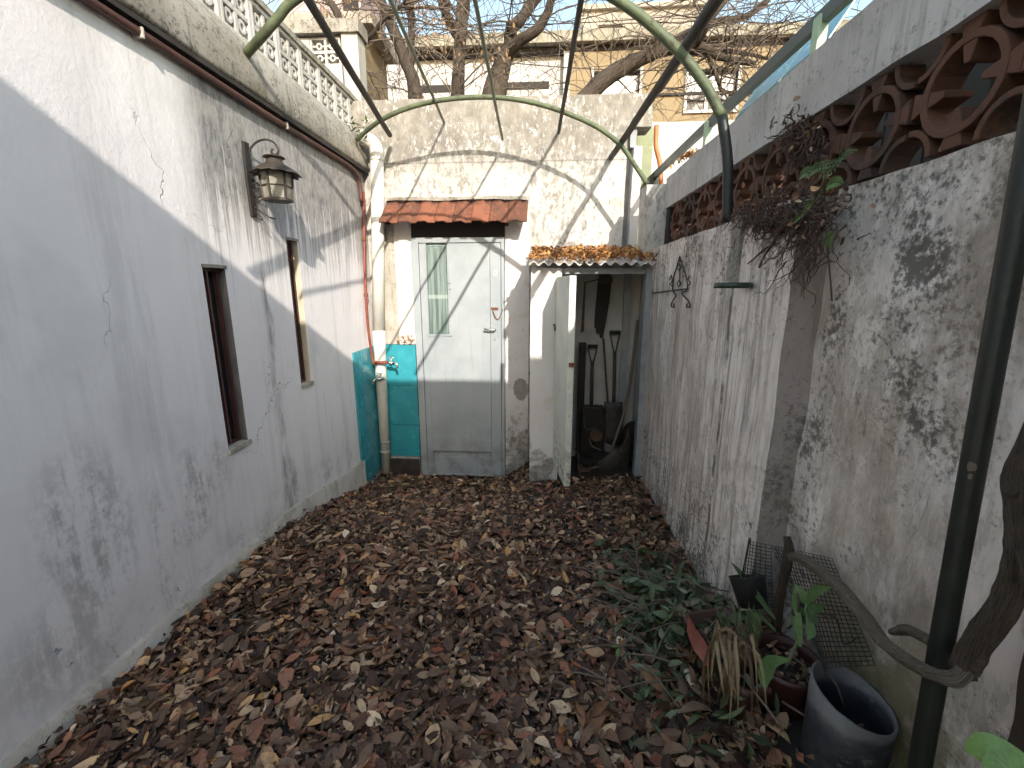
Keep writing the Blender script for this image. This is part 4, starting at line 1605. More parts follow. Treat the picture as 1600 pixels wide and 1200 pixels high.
def spade(name, label, top, grip_w, sock, bl, Yt_, Yb_, shaft='toolwood'):
    """D-handled spade; top: grip px, sock: shaft end px, bl: blade px (x0, x1, y0, y1)"""
    a, s_ = UY(top[0], top[1], Yt_), UY(sock[0], sock[1], (Yt_ + Yb_) / 2)
    f = UY((bl[0] + bl[1]) / 2, bl[3], Yb_)
    t = thing(name, label, 'spade', f)
    b = MB()
    b.tube([a - Vector((grip_w, 0, 0)), a + Vector((grip_w, 0, 0))], .016, 8)
    b.build('grip', 'darkwood', t, True)
    y_ = a + (s_ - a) * .26
    b = MB()
    for sd in (-1, 1):
        b.tube(spline([a + Vector((sd * grip_w * .82, 0, 0)), a + Vector((sd * grip_w * .8, 0, -.035)), y_ + Vector((sd * .008, 0, 0))], 4), .0075, 6)
    b.build('yoke', 'steel', t, True)
    b = MB()
    b.tube([y_ + Vector((0, 0, .01)), (y_ + s_) / 2, s_ - Vector((0, 0, .05))], [.015, .016, .017], 8)
    b.build('shaft', shaft, t, True)
    w0, w1 = UY(bl[0], bl[2], Yb_ - (.02)), UY(bl[1], bl[2], Yb_ - .02)
    b = MB()
    n = 8
    rows = 6
    for lay in (0, 1):
        for i in range(rows + 1):
            tt = i / rows
            yy_ = (Yb_ - .02) * (1 - tt) + Yb_ * tt
            zz = w0.z * (1 - tt) + f.z * tt
            for k in range(n + 1):
                u = k / n * 2 - 1
                hw = (w1.x - w0.x) / 2 * (1 - .10 * tt)
                b.v.append(((w0.x + w1.x) / 2 * (1 - tt) + f.x * tt + u * hw, yy_ + .018 * u * u - .012 + lay * .004, zz - (.02 * (1 - u * u) if i == rows else 0)))
    m_ = (rows + 1) * (n + 1)
    for i in range(rows):
        for k in range(n):
            c_ = i * (n + 1) + k
            b.f.append((c_, c_ + 1, c_ + n + 2, c_ + n + 1))
            b.f.append((m_ + c_, m_ + c_ + n + 1, m_ + c_ + n + 2, m_ + c_ + 1))
    for i in (0, rows):
        for k in range(n):
            c_ = i * (n + 1) + k
            b.f.append((c_, c_ + 1, m_ + c_ + 1, m_ + c_))
    for i in range(rows):
        for k in (0, n):
            c_ = i * (n + 1) + k
            b.f.append((c_, c_ + n + 1, m_ + c_ + n + 1, m_ + c_))
    b.build('blade', 'steel', t, True)
    return t


spade('square_spade', 'square steel spade with black D-grip in the middle of the shed', (961, 519), .048, (959, 640), (944, 973, 628, 692), 4.04, 3.88)
spade('short_spade', 'D-handled spade with pale yoke beside the dark board in the shed', (926, 541), .045, (924, 640), (914, 941, 636, 690), 4.06, 3.98)

# long-handled shovel leaning to the right
f = UY(955, 748, 3.60)
sh = thing('long_shovel', 'long pale-handled shovel with broad dark blade leaning in the shed doorway', 'shovel', f)
ha, hb = UY(996, 500, 4.02), UY(955, 706, 3.74)
hm_ = UY(981, 620, 3.88)
MB().tube(spline([ha, hm_, hb], 6), .0135, 8).build('shaft', 'palewood', sh, True)
out = [(948, 712), (975, 690), (983, 668), (986, 690), (982, 728), (974, 746), (958, 749), (940, 747), (936, 735), (935, 722)]
b = MB()
pl_ = [UY(x, y, 3.66) for x, y in out]
ce_ = sum(pl_, Vector()) / len(pl_)
for d in (0, .005):
    b.v += [(p.x, p.y + d + .10 * (p.z - ce_.z) * .8, p.z) for p in pl_] + [(ce_.x, ce_.y + .03 + d, ce_.z)]
n = len(pl_)
for i in range(n):
    j = (i + 1) % n
    b.f += [(i, j, n), (n + 1 + j, n + 1 + i, 2 * n + 1), (i, n + 1 + i, n + 1 + j, j)]
b.build('blade', 'steel', sh, True)

# saws hanging on the rear wall
saw = thing('hand_saw', 'broad dark saw blade hanging on the shed rear wall', 'saw', UY(940, 525, YB))
out = [(934, 437), (955, 440), (952, 470), (944, 515), (941, 529), (937, 527), (936, 520), (932, 522), (931, 512), (928, 512), (930, 480)]
MB().prism([(UY(x, y, YB).x, UY(x, y, YB).z) for x, y in out], lambda u, v, d: (u, YB - d, v), .012, .018).build('blade', 'darkwood', saw)
MB().prism([(UY(x, y, YB).x, UY(x, y, YB).z) for x, y in [(936, 427), (952, 428), (957, 436), (955, 444), (934, 442)]], lambda u, v, d: (u, YB - d, v), .010, .034).build('handle', 'toolwood', saw, bevel=.004)
s2 = thing('bow_saw', 'toothed saw blade hanging upright behind the open shed door', 'saw', UY(913, 480, YB))
A = UY(915, 440, YB)
Bq = UY(914, 520, YB)
poly = [(A.x - .012, A.z)]
for k in range(18):
    z_ = A.z + (Bq.z - A.z) * k / 18
    poly += [(A.x + .004, z_), (A.x - .004, z_ - .010)]
poly += [(A.x - .03, Bq.z)]
MB().prism(poly, lambda u, v, d: (u, YB - d, v), .010, .014).build('blade', 'steel', s2)
MB().tube([UY(913, 442, YB - .03), UY(937, 436, YB - .03)], .005, 6).build('frame_bar', 'darkwood', s2)

o = MB().box(UY(905, 540, 4.0).x, UY(916, 540, 4.0).x, 3.99, 4.02, shed_floor + .002, UY(910, 535, 4.0).z).build('dark_plank', 'darkwood', None, False, UY(910, 760, 4.0), bevel=.003)
tag(o, 'upright black plank just inside the open shed door', 'plank')
o = MB().tube([UY(943, 529, 4.03), UY(946, 575, 4.01), UY(950, 640, 3.97), UY(952, 690, 3.93)], .009, 8).build('thin_stake', 'toolwood', None, True, UY(950, 690, 3.97))
tag(o, 'thin dark stake standing left of the square spade', 'stake')
cr = thing('dark_crate', 'dark box of scrap on the shed floor behind the pot', 'crate', (.45, 4.0, shed_floor))
x0_, x1_ = UY(908, 650, 3.98).x, UY(943, 650, 3.98).x
zc = UY(925, 636, 3.98).z
MB().box(x0_, x1_, 3.93, 4.07, shed_floor + .003, zc).build('box_body', 'darkwood', cr, bevel=.004)
MB().tube(spline([UY(912, 640, 3.92), UY(914, 668, 3.92), UY(922, 671, 3.9), UY(931, 668, 3.9)], 4), .005, 6).build('wire_handle', 'palewood', cr, True)
pot = thing('clay_pot', 'small brown clay pot lying low in the shed', 'pot', UY(932, 690, 3.85))
pc = UY(932, 682, 3.85)
MB().lathe(pc + Vector((0, .05, 0)), [(.0, 0), (.035, 0), (.046, .05), (.054, .09), (.054, .102), (.048, .102), (.042, .05), (.03, .01), (0, .01)], 18, (-.1, -1, .25)).build('pot_body', 'clay', pot, True)
MB().tube(spline([pc + Vector((-.07, -.05, .0)), pc + Vector((-.05, -.08, -.06)), pc + Vector((.02, -.09, -.09)), pc + Vector((.03, -.08, -.10))], 4), .006, 6).build('handle', 'palewood', pot, True)
sl_ = thing('grinding_disc', 'dark round plate leaning on the right side inside the shed', 'plate', UY(987, 740, 3.8))
MB().lathe(UY(989, 690, 3.8), [(.0, 0), (.17, 0), (.185, .01), (.17, .02), (0, .02)], 28, (-.95, -.35, .15)).build('disc', 'darkwood', sl_)
MB().lathe(UY(989, 690, 3.8) + Vector((-.012, -.004, .002)), [(.0, 0), (.03, 0), (.03, .012), (0, .012)], 16, (-.95, -.35, .15)).build('hub', 'steel', sl_)
rb = thing('rubble_heap', 'low heap of dark bricks and earth on the shed floor', 'rubble', UY(930, 745, 3.72))
for k in range(9):
    q = UY(912 + 7 * k % 34 + 2 * k % 9, 738 - 5 * (k % 4), 3.72 + .035 * (k % 5))
    a = rnd.uniform(0, 3)
    MB().obox((q.x, q.y, shed_floor + .035 + .04 * (k % 3)), Vector((cos(a), sin(a), .1)).normalized(), Vector((-sin(a), cos(a), 0)), Vector((-.1 * cos(a), -.1 * sin(a), 1)).normalized(), rnd.uniform(.05, .08), rnd.uniform(.03, .05), rnd.uniform(.02, .035)).build('brick', 'darkwood' if k % 3 else 'clay', rb, bevel=.006)
o = MB().tube(spline([UY(897, 700, 3.46), UY(904, 712, 3.46), UY(904, 733, 3.46), UY(909, 745, 3.45)], 4), .0045, 6).build('bent_wire', 'palewood', None, True, UY(909, 748, 3.45))
tag(o, 'bent pale wire hanging at the foot of the open shed door', 'wire')

# ------------------------------------------------------------------ iron plant hanger and ring holder on the right wall
XI = XR - .012
ih = thing('iron_plant_hanger', 'wrought iron plant hanger with scrolls fixed to the right wall', 'hanger', UX(1065, 470, XI))
b = MB()
cur = [[(1062, 401), (1058, 415), (1053, 432), (1051, 452), (1056, 462), (1050, 472), (1049, 479), (1053, 479), (1052, 474)],
       [(1062, 401), (1066, 415), (1072, 432), (1074, 452), (1066, 458), (1075, 470), (1078, 478), (1073, 480), (1074, 474)]]
for L_ in cur:
    MB().tube(spline([UX(x, y, XI) for x, y in L_], 5), .0045, 6).build('side_rod', 'iron', ih, True)
b = MB()
MBS = []
for L_ in ([(1062, 400), (1062, 446)], [(1046, 438), (1049, 430), (1050, 440), (1046, 444), (1053, 447)], [(1078, 430), (1075, 436), (1079, 442), (1075, 446)], [(1060, 412), (1064, 416), (1061, 422), (1058, 417), (1062, 414)], [(1060, 438), (1064, 442), (1061, 448), (1058, 442), (1062, 439)]):
    MB().tube(spline([UX(x, y, XI - .006) for x, y in L_], 5), .0035, 5).build('scroll', 'iron', ih, True)
MB().tube([UX(1020, 458, XI - .004), UX(1075, 451, XI - .004)], .0045, 6).build('cross_bar', 'iron', ih, True)

rc = UX(1145, 446, XR - .075)
rh = thing('pot_ring', 'dark green metal pot ring sticking out of the right wall', 'plant holder', rc)
b = MB()
b.lathe(rc, [(.066, -.011), (.070, -.011), (.070, .011), (.066, .011)], 32, close=True)
b.build('ring', 'bottlegreen', rh, True)
MB().tube([rc + Vector((.066, 0, 0)), rc + Vector((.082, 0, 0))], .006, 6).build('stem', 'bottlegreen', rh, True)

# ------------------------------------------------------------------ dried creeper hanging from the wall top
cpr = thing('hanging_creeper', 'tangle of dried purple-brown roots hanging over the top of the right wall', 'creeper', UX(1240, 340, .86))
rr = random.Random(21)


def root_mass(n, cx_, cy_, sx_, sy_, X0, X1, Lpx, droop, r0=.0028):
    b = MB()
    for _ in range(n):
        px_, py_ = rr.gauss(cx_, sx_), rr.gauss(cy_, sy_)
        p = UX(px_, py_, rr.uniform(X0, X1))
        pts = [p]
        d = Vector((rr.uniform(-.4, .2), rr.uniform(-1, 1), rr.uniform(-1, .5) - droop)).normalized()
        L_ = rr.uniform(.4, 1.3) * Lpx
        for k in range(9):
            d = (d + Vector((rr.uniform(-.5, .4), rr.uniform(-1.1, 1.1), rr.uniform(-1.1, .9) - droop * .35))).normalized()
            q = pts[-1] + d * L_ / 9
            q.x = min(q.x, X1 + .01)
            pts.append(q)
        b.tube(pts, [r0 * (1 - .08 * k) * rr.uniform(.7, 1.3) for k in range(10)], 4, False)
    return b


b = root_mass(330, 1238, 334, 34, 17, .80, .87, .11, .12)
b.build('root_tangle', 'root', cpr, True, fixn=False)['kind'] = 'stuff'
b = root_mass(46, 1262, 362, 22, 22, .81, .85, .20, .6)
b.build('hanging_roots', 'root', cpr, True, fixn=False)['kind'] = 'stuff'
b = root_mass(230, 1252, 215, 15, 18, .89, .935, .09, .25)
b.build('upper_tangle', 'root', cpr, True, fixn=False)['kind'] = 'stuff'
b = root_mass(130, 1185, 338, 20, 7, .80, .86, .09, .2)
b.build('ledge_roots', 'root', cpr, True, fixn=False)['kind'] = 'stuff'
b = MB()
b.tube(spline([UX(x, y, .838) for x, y in ((1232, 350), (1214, 372), (1194, 400), (1186, 418))], 4), [.004] * 8 + [.003] * 5, 5)
b.build('loose_root', 'root', cpr, True)
b = MB()
b.tube(spline([UX(x, y, .838) for x, y in ((1214, 380), (1196, 388), (1178, 404), (1168, 412))], 4), .0028, 5)
b.build('loose_root', 'root', cpr, True)
b = MB()
b.tube(spline([UX(x, y, .84) for x, y in ((1290, 360), (1296, 420), (1300, 470))], 4), .0025, 5)
b.build('loose_root', 'root', cpr, True)


def frond(mb, pts, w, n=16):
    P = spline(pts, n // (len(pts) - 1))
    mb.tube(P, .0016, 4, False)
    for i in range(2, len(P)):
        t = (P[min(i + 1, len(P) - 1)] - P[i - 1]).normalized()
        sd = t.cross(Vector((-1, 0, .3))).normalized()
        L_ = w * (1 - (i / len(P)) ** 2 * .9)
        for s_ in (-1, 1):
            tip = P[i] + (sd * s_ + t * .6).normalized() * L_ + Vector((-.004, 0, -.003))
            wv = t * L_ * .16
            mb.add([P[i] - wv, P[i] + sd * s_ * L_ * .4 + wv * 1.6, tip, P[i] + sd * s_ * L_ * .5 - wv * .6], [(0, 1, 2, 3)])


FR = [[(1262, 275), (1275, 262), (1298, 255), (1322, 247)], [(1275, 268), (1300, 266), (1320, 240), (1340, 234)], [(1250, 330), (1265, 318), (1278, 305), (1288, 296)], [(1238, 345), (1250, 336), (1262, 325), (1272, 316)], [(1290, 290), (1306, 283), (1318, 285)], [(1300, 360), (1298, 372), (1302, 388)], [(1246, 280), (1258, 268), (1270, 268), (1282, 262)]]
rngc = np.random.default_rng(77)
bits = [UX(rr.gauss(1238, 36), rr.gauss(335, 24), rr.uniform(.79, .87)) - Vector(cpr.location) for _ in range(330)] + [UX(rr.gauss(1250, 15), rr.gauss(212, 18), rr.uniform(.88, .93)) - Vector(cpr.location) for _ in range(120)]
scatter('dead_leaf_bits', np.array([tuple(q) for q in bits]), rngc, 'litter', .012, .035, tilt=.9, curl=1.5, parent=cpr)['kind'] = 'stuff'
for k, L_ in enumerate(FR):
    mb = MB()
    frond(mb, [UX(x, y, .80 + .012 * (k % 3)) for x, y in L_], .026)
    mb.build('fern_frond', 'fern', cpr, fixn=False)

# small weed by the left gutter end
wd_ = thing('gutter_weed', 'small green weed growing at the end of the left ledge', 'plant', UY(560, 215, 3.9))
b = MB()
for k in range(46):
    p = UY(rr.uniform(546, 574), rr.uniform(188, 222), 3.88 + rr.uniform(-.06, .06))
    a = rr.uniform(0, 2 * pi)
    d = Vector((cos(a), sin(a) * .6, rr.uniform(-.2, .8))).normalized()
    s_ = d.cross(Vector((0, 0, 1))).normalized()
    L_ = rr.uniform(.03, .07)
    b.add([p, p + d * L_ * .5 + s_ * L_ * .17, p + d * L_, p + d * L_ * .5 - s_ * L_ * .17], [(0, 1, 2, 3)])
b.build('foliage', 'fern', wd_, fixn=False)['kind'] = 'stuff'
b = MB()
for k in range(6):
    b.tube(spline([UY(560 + rr.uniform(-3, 3), 222, 3.9), UY(556 + 3 * k, 208, 3.89), UY(548 + 5 * k, 194, 3.88)], 3), .002, 4)
b.build('stem', 'rodgreen', wd_)

# ------------------------------------------------------------------ foreground: leaning pole, vine, pots
pa, pb = UX(1592, 330, .80), UX(1440, 1180, .80)
dp_ = (pb - pa).normalized()
foot = pb + dp_ * ((pb.z - .05) / -dp_.z)
topp = pa - dp_ * .9
pole = thing('support_pole', 'thick dark green pole standing close on the right', 'pole', foot)
MB().tube([topp, pa, pb, foot], .019, 20).build('pipe', 'pole', pole, True)
q = pa + (pb - pa) * .42
chip = MB()
for (px_, py_, s_) in ((1519, 725, 1.0), (1517, 740, .5)):
    pc_ = UX(px_, py_, .80)
    dd = (CP - pc_)
    dd.normalize()
    u = dd.cross(dp_).normalized()
    n_ = 9
    vs = []
    for k in range(n_):
        a = 2 * pi * k / n_
        off = (u * cos(a) * .007 + dp_ * sin(a) * .011) * s_ * rr.uniform(.7, 1.2)
        qn = pc_ + off
        ax_ = pa + dp_ * (qn - pa).dot(dp_)
        rad = (qn + dd * .02 - ax_)
        rad = rad - dp_ * rad.dot(dp_)
        vs.append(ax_ + rad.normalized() * .0196)
    chip.add(vs, [tuple(range(n_))])
chip.build('paint_chip', 'palewood', pole)

p2a, p2b = UX(1600, 850, .93), UX(1575, 1200, .93)
d2 = (p2b - p2a).normalized()
o = MB().rough(.895, .94, .665, .735, .0, 1.06, .03, .007, 14).build('brown_post', 'toolwood', None, False, (.94, .7, 0))
tag(o, 'rough brown post at the right edge beside the wall', 'post')

vine = thing('vine_trunk', 'twisted grapevine trunk with a long stripped branch in front of the pole', 'vine', UX(1500, 1050, .76))


def gnarl(pts, rad, seg=12, n=7, amp=.25, sc=28):
    P = spline(pts, n)
    R_ = spl1(rad, n)
    b = MB().tube(P, R_, seg)
    out_ = []
    for i, v in enumerate(b.v):
        k = i // seg
        c_ = P[min(k, len(P) - 1)]
        v = Vector(v)
        d = v - c_
        a = (i % seg)
        ridge = .55 * sin(a * 2 * pi / seg * 4 + k * .07) + .7 * mnoise.noise(Vector((cos(a * 2 * pi / seg) * 2, sin(a * 2 * pi / seg) * 2, k * .11 + sc)))
        out_.append(tuple(c_ + d * (1 + amp * ridge + .25 * amp * mnoise.noise(v * 60))))
    b.v = out_
    L_ = 0.0
    b.tuv = []
    for k in range(len(P)):
        if k:
            L_ += (P[k] - P[k - 1]).length
        for a in range(seg):
            b.tuv += [cos(a * 2 * pi / seg + L_ * 6), sin(a * 2 * pi / seg + L_ * 6), L_ * 4]
    return b


def build_gnarl(b, name, mat):
    o_ = b.build(name, mat, vine, True)
    at_ = o_.data.attributes.new('tuv', 'FLOAT_VECTOR', 'POINT')
    at_.data.foreach_set('vector', b.tuv)
    return o_


tr = [Vector((.86, .50, 2.45)), Vector((.83, .58, 2.0)), Vector((.805, .66, 1.6)), UX(1625, 700, .80), UX(1604, 780, .79), UX(1597, 850, .78), UX(1588, 905, .78), UX(1560, 960, .77), UX(1524, 1010, .765), UX(1508, 1045, .76), UX(1512, 1062, .76)]
build_gnarl(gnarl(tr, [.016, .019, .022, .023, .022, .017, .020, .020, .018, .018, .011], 20, 16, .34), 'trunk', 'bark')
build_gnarl(gnarl([UX(1600, 762, .785), UX(1585, 772, .775), UX(1572, 778, .77)], [.014, .010, .003], 8, 5, .3), 'stub', 'bark')
build_gnarl(gnarl([UX(1598, 860, .765), UX(1606, 890, .76), UX(1603, 920, .76)], [.010, .010, .006], 8, 5, .3), 'stub', 'bark')
br = [UX(1508, 1048, .755), UX(1490, 1060, .735), UX(1455, 1052, .725), UX(1415, 1030, .745), UX(1380, 1003, .77), UX(1352, 965, .79), UX(1318, 925, .81), UX(1290, 900, .83), UX(1262, 878, .845), UX(1236, 868, .85)]
build_gnarl(gnarl(br, [.013, .013, .0105, .0125, .013, .0135, .016, .015, .016, .013], 16, 14, .30), 'stripped_branch', 'palebark')
build_gnarl(gnarl([UX(1229, 838, .845), UX(1232, 856, .846), UX(1230, 880, .848), UX(1222, 915, .85), UX(1216, 950, .85), UX(1214, 985, .85)], [.009, .014, .017, .015, .016, .010], 16, 12, .28), 'upright_limb', 'bark')
build_gnarl(gnarl([UX(1392, 988, .86), UX(1420, 985, .86), UX(1450, 1000, .86), UX(1490, 1018, .84), UX(1512, 1030, .80)], [.007, .012, .013, .012, .010], 10, 7, .22), 'rear_limb', 'palebark')

for k in range(9):
    x0_, y0_ = rr.uniform(1150, 1250), rr.uniform(920, 1030)
    pts_ = [UX(x0_, y0_, rr.uniform(.80, .92))]
    for j in range(5):
        x0_ += rr.uniform(-35, 45)
        y0_ += rr.uniform(-35, 45)
        pts_.append(UX(x0_, y0_, rr.uniform(.78, .92)))
    build_gnarl(gnarl(pts_, [.004, .004, .0035, .003, .0025, .0015], 6, 6, .2), 'tendril', 'bark' if k % 2 else 'palebark')

# ------------------------------------------------------------------ black plastic netting, bent against the wall
net = thing('plastic_netting', 'curled sheet of black plastic netting behind the vine by the right wall', 'netting', UX(1260, 1000, .92))


def net_sheet(name, fn, nu, nv, th):
    bm = bmesh.new()
    g_ = [[bm.verts.new(Vector(fn(i / nu, j / nv)) - Vector(net.location)) for i in range(nu + 1)] for j in range(nv + 1)]
    for j in range(nv):
        for i in range(nu):
            bm.faces.new((g_[j][i], g_[j][i + 1], g_[j + 1][i + 1], g_[j + 1][i]))
    me = bpy.data.meshes.new(name)
    bm.to_mesh(me)
    bm.free()
    me.materials.append(MATS['mesh'])
    o_ = bpy.data.objects.new(name, me)
    COL.objects.link(o_)
    o_.parent = net
    w_ = o_.modifiers.new('strands', 'WIREFRAME')
    w_.thickness = th
    w_.use_even_offset = False
    return o_


def lerp4(a, b_, c_, d_, u, v):
    return (a * (1 - u) + b_ * u) * (1 - v) + (d_ * (1 - u) + c_ * u) * v


A_, B_, C_, D_ = UX(1173, 840, .83), UX(1205, 852, .84), UX(1207, 950, .84), UX(1150, 935, .80)
net_sheet('left_curl', lambda u, v: lerp4(A_, B_, C_, D_, u, v) + Vector((-.035 * sin(pi * u), 0, 0)), 10, 18, .0034)
A2, B2, C2, D2 = UX(1205, 852, .845), UX(1300, 872, .93), UX(1368, 1040, .93), UX(1290, 1050, .80)
net_sheet('right_sheet', lambda u, v: lerp4(A2, B2, C2, D2, u, v) + Vector((-.05 * sin(pi * u) * v, 0, 0)), 17, 26, .0034)

# ------------------------------------------------------------------ bucket, pots, planter
bz = .17
bc = UZ(1330, 1205, bz)
bc = Vector((.85, 1.025, bz))
bk = thing('cut_bucket', 'cut-off dark blue plastic drum with a pale rim at lower right', 'bucket', bc)
b = MB()
seg = 40
prof = [(.086, .0), (.090, .02), (.093, .16), (.095, .30)]
for lay in (0, 1):
    for i, (r, h) in enumerate(prof):
        for k in range(seg):
            a = 2 * pi * k / seg
            rr_ = r - lay * .006
            zz = h
            if i == 3:
                zz = .262 - .030 * cos(a + .6) + .004 * mnoise.noise(Vector((cos(a) * 3, sin(a) * 3, 0)))
            b.v.append((bc.x + rr_ * cos(a) * 1.04, bc.y + rr_ * sin(a), bc.z + max(zz, .006 * lay)))
q = 4 * seg
for i in range(3):
    for k in range(seg):
        k2 = (k + 1) % seg
        b.f.append((i * seg + k, i * seg + k2, (i + 1) * seg + k2, (i + 1) * seg + k))
        b.f.append((q + i * seg + k, q + (i + 1) * seg + k, q + (i + 1) * seg + k2, q + i * seg + k2))
for k in range(seg):
    k2 = (k + 1) % seg
    b.f.append((3 * seg + k, 3 * seg + k2, q + 3 * seg + k2, q + 3 * seg + k))
b.f.append(tuple(range(seg)))
b.f.append(tuple(q + k for k in range(seg)))
b.build('drum', 'bucket', bk, True)
MB().lathe(bc, [(0, .10), (.06, .105), (.087, .10)], 24).build('soil_fill', 'soil', bk)
MB().lathe(bc + Vector((0, 0, .018)), [(.091, 0), (.096, .004), (.096, .012), (.0925, .016)], 40).build('foot_rim', 'bucket', bk, True)

pz_ = .14
pc2 = UZ(1242, 1146, pz_)
pc2 = Vector((.80, 1.235, .13))
rpot = thing('maroon_pot', 'dark maroon plastic plant pot between the planter and the blue drum', 'pot', pc2)
MB().lathe(pc2, [(0, 0), (.075, 0), (.098, .19), (.104, .192), (.104, .215), (.097, .215), (.094, .19), (.072, .02), (0, .02)], 32).build('pot_body', 'maroon', rpot, True)
MB().lathe(pc2, [(0, .175), (.092, .17)], 24).build('potting_soil', 'soil', rpot)
MB().lathe(pc2 - Vector((0, 0, .004)), [(0, 0), (.10, .0), (.108, .018), (.104, .018), (.097, .006), (0, .006)], 28).build('saucer', 'terraplastic', rpot, True)

pl0 = Vector((.69, 1.34, .12))
plr = thing('trough_planter', 'small terracotta-coloured trough planter left of the maroon pot', 'planter', pl0)
b = MB()
yaw_ = .25
ux, uy = Vector((cos(yaw_), sin(yaw_), 0)), Vector((-sin(yaw_), cos(yaw_), 0))


def rrect(w, h, r, n=5):
    o_ = []
    for cx_, cy_, a0 in ((w - r, h - r, 0), (-w + r, h - r, pi / 2), (-w + r, -h + r, pi), (w - r, -h + r, 1.5 * pi)):
        for k in range(n):
            a = a0 + pi / 2 * k / (n - 1)
            o_.append((cx_ + r * cos(a), cy_ + r * sin(a)))
    return o_


lev = [(.080, .15, 0), (.092, .165, .145), (.100, .173, .146), (.100, .173, .170), (.090, .163, .170), (.076, .145, .02)]
for (w, h, z) in lev:
    b.v += [tuple(pl0 + ux * u + uy * v + Vector((0, 0, z))) for u, v in rrect(w, h, .025)]
n = 20
for i in range(len(lev) - 1):
    for k in range(n):
        k2 = (k + 1) % n
        b.f.append((i * n + k, i * n + k2, (i + 1) * n + k2, (i + 1) * n + k))
b.f += [tuple(range(n)), tuple((len(lev) - 1) * n + k for k in range(n))]
b.build('trough', 'terraplastic', plr, True)
b = MB()
b.v += [tuple(pl0 + ux * u + uy * v + Vector((0, 0, .115))) for u, v in rrect(.088, .158, .025)]
b.f.append(tuple(range(n)))
b.build('potting_soil', 'soil', plr)
sp = thing('seedling_cup', 'small clay cup standing in the trough planter', 'cup', pl0 + Vector((-.01, -.05, .11)))
MB().lathe(pl0 + Vector((-.01, -.05, .112)), [(0, 0), (.032, 0), (.043, .085), (.046, .085), (.046, .10), (.040, .10), (.030, .01), (0, .01)], 20).build('cup_body', 'clay', sp, True)

bp = thing('black_pot', 'dark round pot tilted against the wall beside the netting', 'pot', UX(1170, 930, .78))
MB().lathe(UX(1172, 925, .80), [(0, -.05), (.05, -.05), (.062, .05), (.066, .055), (.060, .055), (.046, -.03), (0, -.03)], 24, (-.1, .5, .85)).build('pot_body', 'darkwood', bp, True)

# ------------------------------------------------------------------ plants in the pots
gpl = thing('potted_seedling', 'young plant with fresh green pointed leaves in the maroon pot', 'plant', pc2 + Vector((0, 0, .175)))
s0 = pc2 + Vector((.0, .0, .17))
s1 = UX(1260, 945, .82)
MB().tube(spline([s0, (s0 + s1) / 2 + Vector((.01, 0, 0)), s1], 4), [.005] * 5 + [.003] * 4, 6).build('stem', 'rodgreen', gpl, True)
for L_, wv in (([(1262, 942), (1275, 925), (1300, 917)], .032), ([(1260, 945), (1252, 928), (1243, 912)], .036), ([(1262, 946), (1275, 952), (1290, 946)], .034), ([(1262, 948), (1272, 965), (1283, 975)], .03), ([(1260, 955), (1268, 985), (1262, 1000)], .025), ([(1258, 950), (1245, 960), (1236, 975)], .03)):
    pts_ = [UX(x, y, .82 - .012 * i) for i, (x, y) in enumerate(L_)]
    build_blade('leaf', 'greenleaf1', pts_, [.006, wv, .002], gpl, up=Vector((-.7, -.5, .5)))

str_ = thing('snake_plant', 'dark stiff strap leaves rising from the maroon pot and trough', 'plant', pc2 + Vector((-.05, .03, .17)))
for L_, wv in (([(1212, 968), (1185, 930), (1160, 898), (1142, 878)], .026), ([(1246, 1000), (1243, 960), (1240, 905)], .020), ([(1250, 1010), (1248, 970), (1244, 930)], .022), ([(1212, 985), (1180, 950), (1155, 910)], .010)):
    build_blade('strap_leaf', 'greenleaf1', [UX(x, y, .80) for x, y in L_], [.010] + [wv] * (len(L_) - 2) + [.002], str_, up=Vector((-.7, -.6, .2)))

fern2 = thing('feathery_weed', 'fine feathery green weed growing over the trough planter', 'plant', pl0 + Vector((0, .05, .12)))
for k in range(16):
    x0_, y0_ = rr.uniform(1120, 1190), rr.uniform(955, 1005)
    mb = MB()
    frond(mb, [UX(x0_ + rr.uniform(-8, 8), y0_ + 30, .68), UX(x0_, y0_, .67), UX(x0_ + rr.uniform(-25, 20), y0_ - rr.uniform(15, 35), .66)], .022, 14)
    mb.build('frond', 'greenleaf1', fern2, fixn=False)

dry = thing('withered_plant', 'withered straw-coloured strap leaves drooping over the trough planter', 'plant', UZ(1110, 1110, .1))
for k in range(34):
    x0_, y0_ = rr.uniform(1095, 1175), rr.uniform(995, 1030)
    xd = rr.uniform(-55, 28)
    X0_ = rr.uniform(.56, .64)
    build_blade('dry_strap', 'strawleaf', [UX(x0_ + 18, y0_ + 12, X0_ + .05), UX(x0_ + xd * .4, y0_ - rr.uniform(5, 30), X0_), UX(x0_ + xd * 1.0, y0_ + rr.uniform(10, 45), X0_ - .02), UX(x0_ + xd * rr.uniform(.9, 1.7), y0_ + rr.uniform(60, 105), X0_ - .01)], [.003, rr.uniform(.006, .011), rr.uniform(.004, .009), .001], dry, up=Vector((-.5, -.6, .5)))
drp = build_blade('drooping_leaf', 'greenleaf1', [UX(1233, 1030, .70), UX(1205, 1034, .67), UX(1195, 1055, .66), UX(1196, 1078, .66)], [.006, .036, .036, .002], None, UX(1200, 1075, .66), up=Vector((-.5, -.7, .5)))
tag(drp, 'broad drooping grey-green leaf hanging over the maroon pot', 'leaf')
rl = build_blade('red_leaf', 'redleaf', [UX(1075, 962, .56), UX(1082, 985, .545), UX(1095, 1010, .54), UX(1106, 1040, .55)], [.004, .042, .05, .012], None, UX(1100, 1040, .54), up=Vector((-.6, -.7, .4)))
tag(rl, 'large dried red leaf standing upright among the cut greenery', 'leaf')
